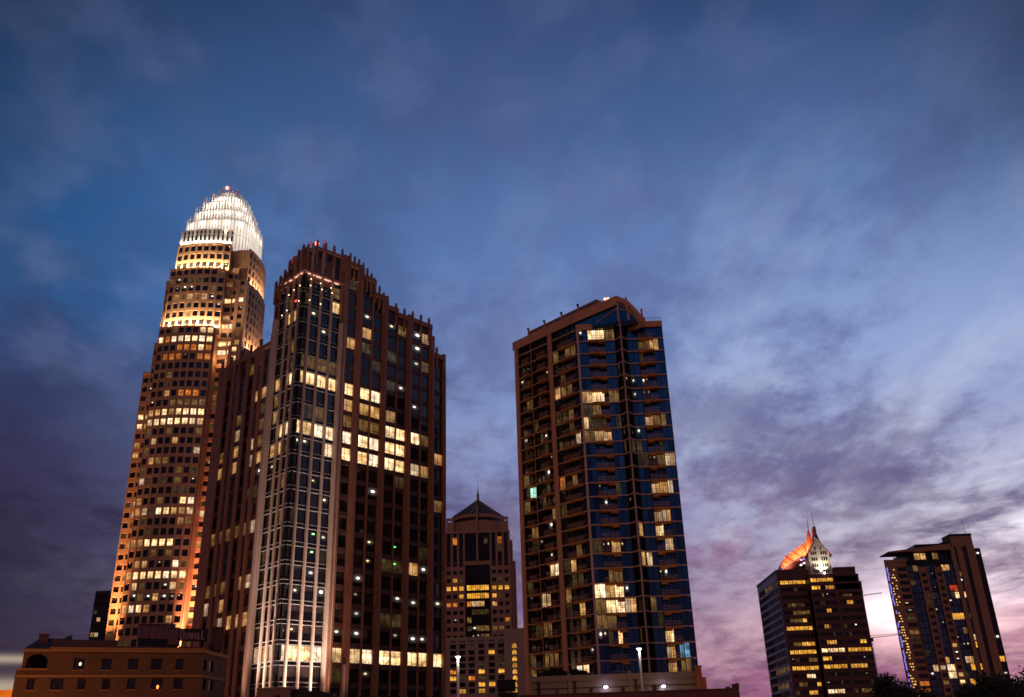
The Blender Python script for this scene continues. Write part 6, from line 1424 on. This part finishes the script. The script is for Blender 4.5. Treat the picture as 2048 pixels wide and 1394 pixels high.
# ================================================================== trees at the lower right
def tree(px, ptop, yy, wpx, seed, lab, dens=1.0, bare=False):
    rg = random.Random(seed); q = at_y(px, ptop, yy); H = q.z; cr = wpx * yy / F * 0.5
    t = thing('tree', (q.x, yy, 0), lab, 'tree', 'trees at the lower right')
    tr = MB(); base_h = H * 0.38; c0 = Vector((q.x, yy, 0)); tips = []
    tr.tube(c0, c0 + Vector((rg.uniform(-.4, .4), 0, base_h)), 0.42, 0.28, bark, 8)
    def grow(p, d, L, r, lv):
        e = p + d * L; tr.tube(p, e, r, r * 0.62, bark, 6 if lv < 2 else 4, False)
        if lv >= (5 if bare else 4): tips.append(e); return
        for i in range(3 if lv < 3 else 2 + (1 if bare else 0)):
            n = Vector((rg.gauss(0, 1), rg.gauss(0, 1), rg.gauss(0.25, .6))).normalized(); dd = (d * 0.75 + n * 0.72).normalized()
            grow(e, dd, L * rg.uniform(0.6, 0.82), r * 0.6, lv + 1)
        if lv > 1: tips.append(e)
    L0_ = (H - base_h) * 0.34
    for i in range(4):
        a = 2 * math.pi * (i + rg.random() * .5) / 4; grow(c0 + Vector((0, 0, base_h - 0.3)), Vector((math.cos(a) * 0.65, math.sin(a) * 0.65, 0.85)).normalized(), L0_, 0.22, 0)
    kx = cr / max(0.1, max(abs(p.x - c0.x) for p in tips))
    # fit the tip cloud to the crown's size
    zmax = max(p.z for p in tips); k = (H - base_h) / max(zmax - base_h, 1)
    tr.v = [(c0.x + (x - c0.x) * kx, yy + (y - yy) * kx, z if z < base_h else base_h + (z - base_h) * k) for x, y, z in tr.v]
    tips = [Vector((c0.x + (p.x - c0.x) * kx, yy + (p.y - yy) * kx, base_h + (p.z - base_h) * k if p.z > base_h else p.z)) for p in tips]
    tr.build('trunk', t)
    cw = MB()
    per = int((3 if bare else 16) * dens)
    for p in tips:
        for i in range(per):
            o_ = Vector((rg.gauss(0, .55), rg.gauss(0, .55), rg.gauss(0, .42))); c_ = p + o_
            if c_.z > H + 0.3: c_.z = H - rg.random()
            a = Vector((rg.gauss(0, 1), rg.gauss(0, 1), rg.gauss(0, 1))).normalized() * rg.uniform(0.14, 0.30); b = a.orthogonal().normalized() * a.length * 0.55
            cw.face([c_ - a, c_ - b, c_ + a, c_ + b], leafm)
    cw.build('crown', t)
tree(1768, 1350, 128, 46, 1, 'dark leafy tree at the foot of the gabled tower, left end of the tree row')
tree(1804, 1366, 120, 48, 2, 'dark rounded tree in the gap between the two right hand towers')
tree(1846, 1378, 112, 44, 3, 'small dark tree before the string lights of the residential tower')
tree(1934, 1372, 118, 44, 5, 'broad dark tree before the middle of the residential tower', 1.3)
tree(1970, 1349, 110, 66, 6, 'dense black tree covering the right foot of the residential tower', 1.6)
tree(2010, 1354, 116, 46, 8, 'dark tree right of the residential tower, above the orange light', 1.3)
tree(2044, 1330, 120, 56, 7, 'tall thin bare tree at the right edge of the photo', 1.0, True)
ob = thing('low_building', (at_y(2030, 1394, 170).x, 170, 0), 'low orange lit building behind the trees in the bottom right corner', 'building')
yo = 170.0; m_ = MB(); x0, x1 = at_y(1985, 1390, yo).x, at_y(2080, 1390, yo).x; zt = at_y(2030, 1377, yo).z
m_.prism([(x0, yo), (x1, yo), (x1, yo + 8), (x0, yo + 8)], 0, zt - .3, obelt, roofgrey); m_.box(x0 - .2, x1 + .2, yo - .3, yo + 8.2, zt - .3, zt, rbrick); m_.build('wall', ob)
lamp('POINT', 'sodium_lamp', (at_y(2028, 1394, yo - 5).x, yo - 5, zt - 3), 4200, (1.0, 0.28, 0.05), size=0.3)
# sodium street lamps in the streets below the picture
for x, y, e in ((20, 165, 6000), (40, 150, 5000), (-70, 120, 5000), (5, 195, 4000)):
    lamp('POINT', 'street_lamp_light', (x, y, 7.5), e, (1.0, 0.45, 0.12), size=0.25)
finish_windows()
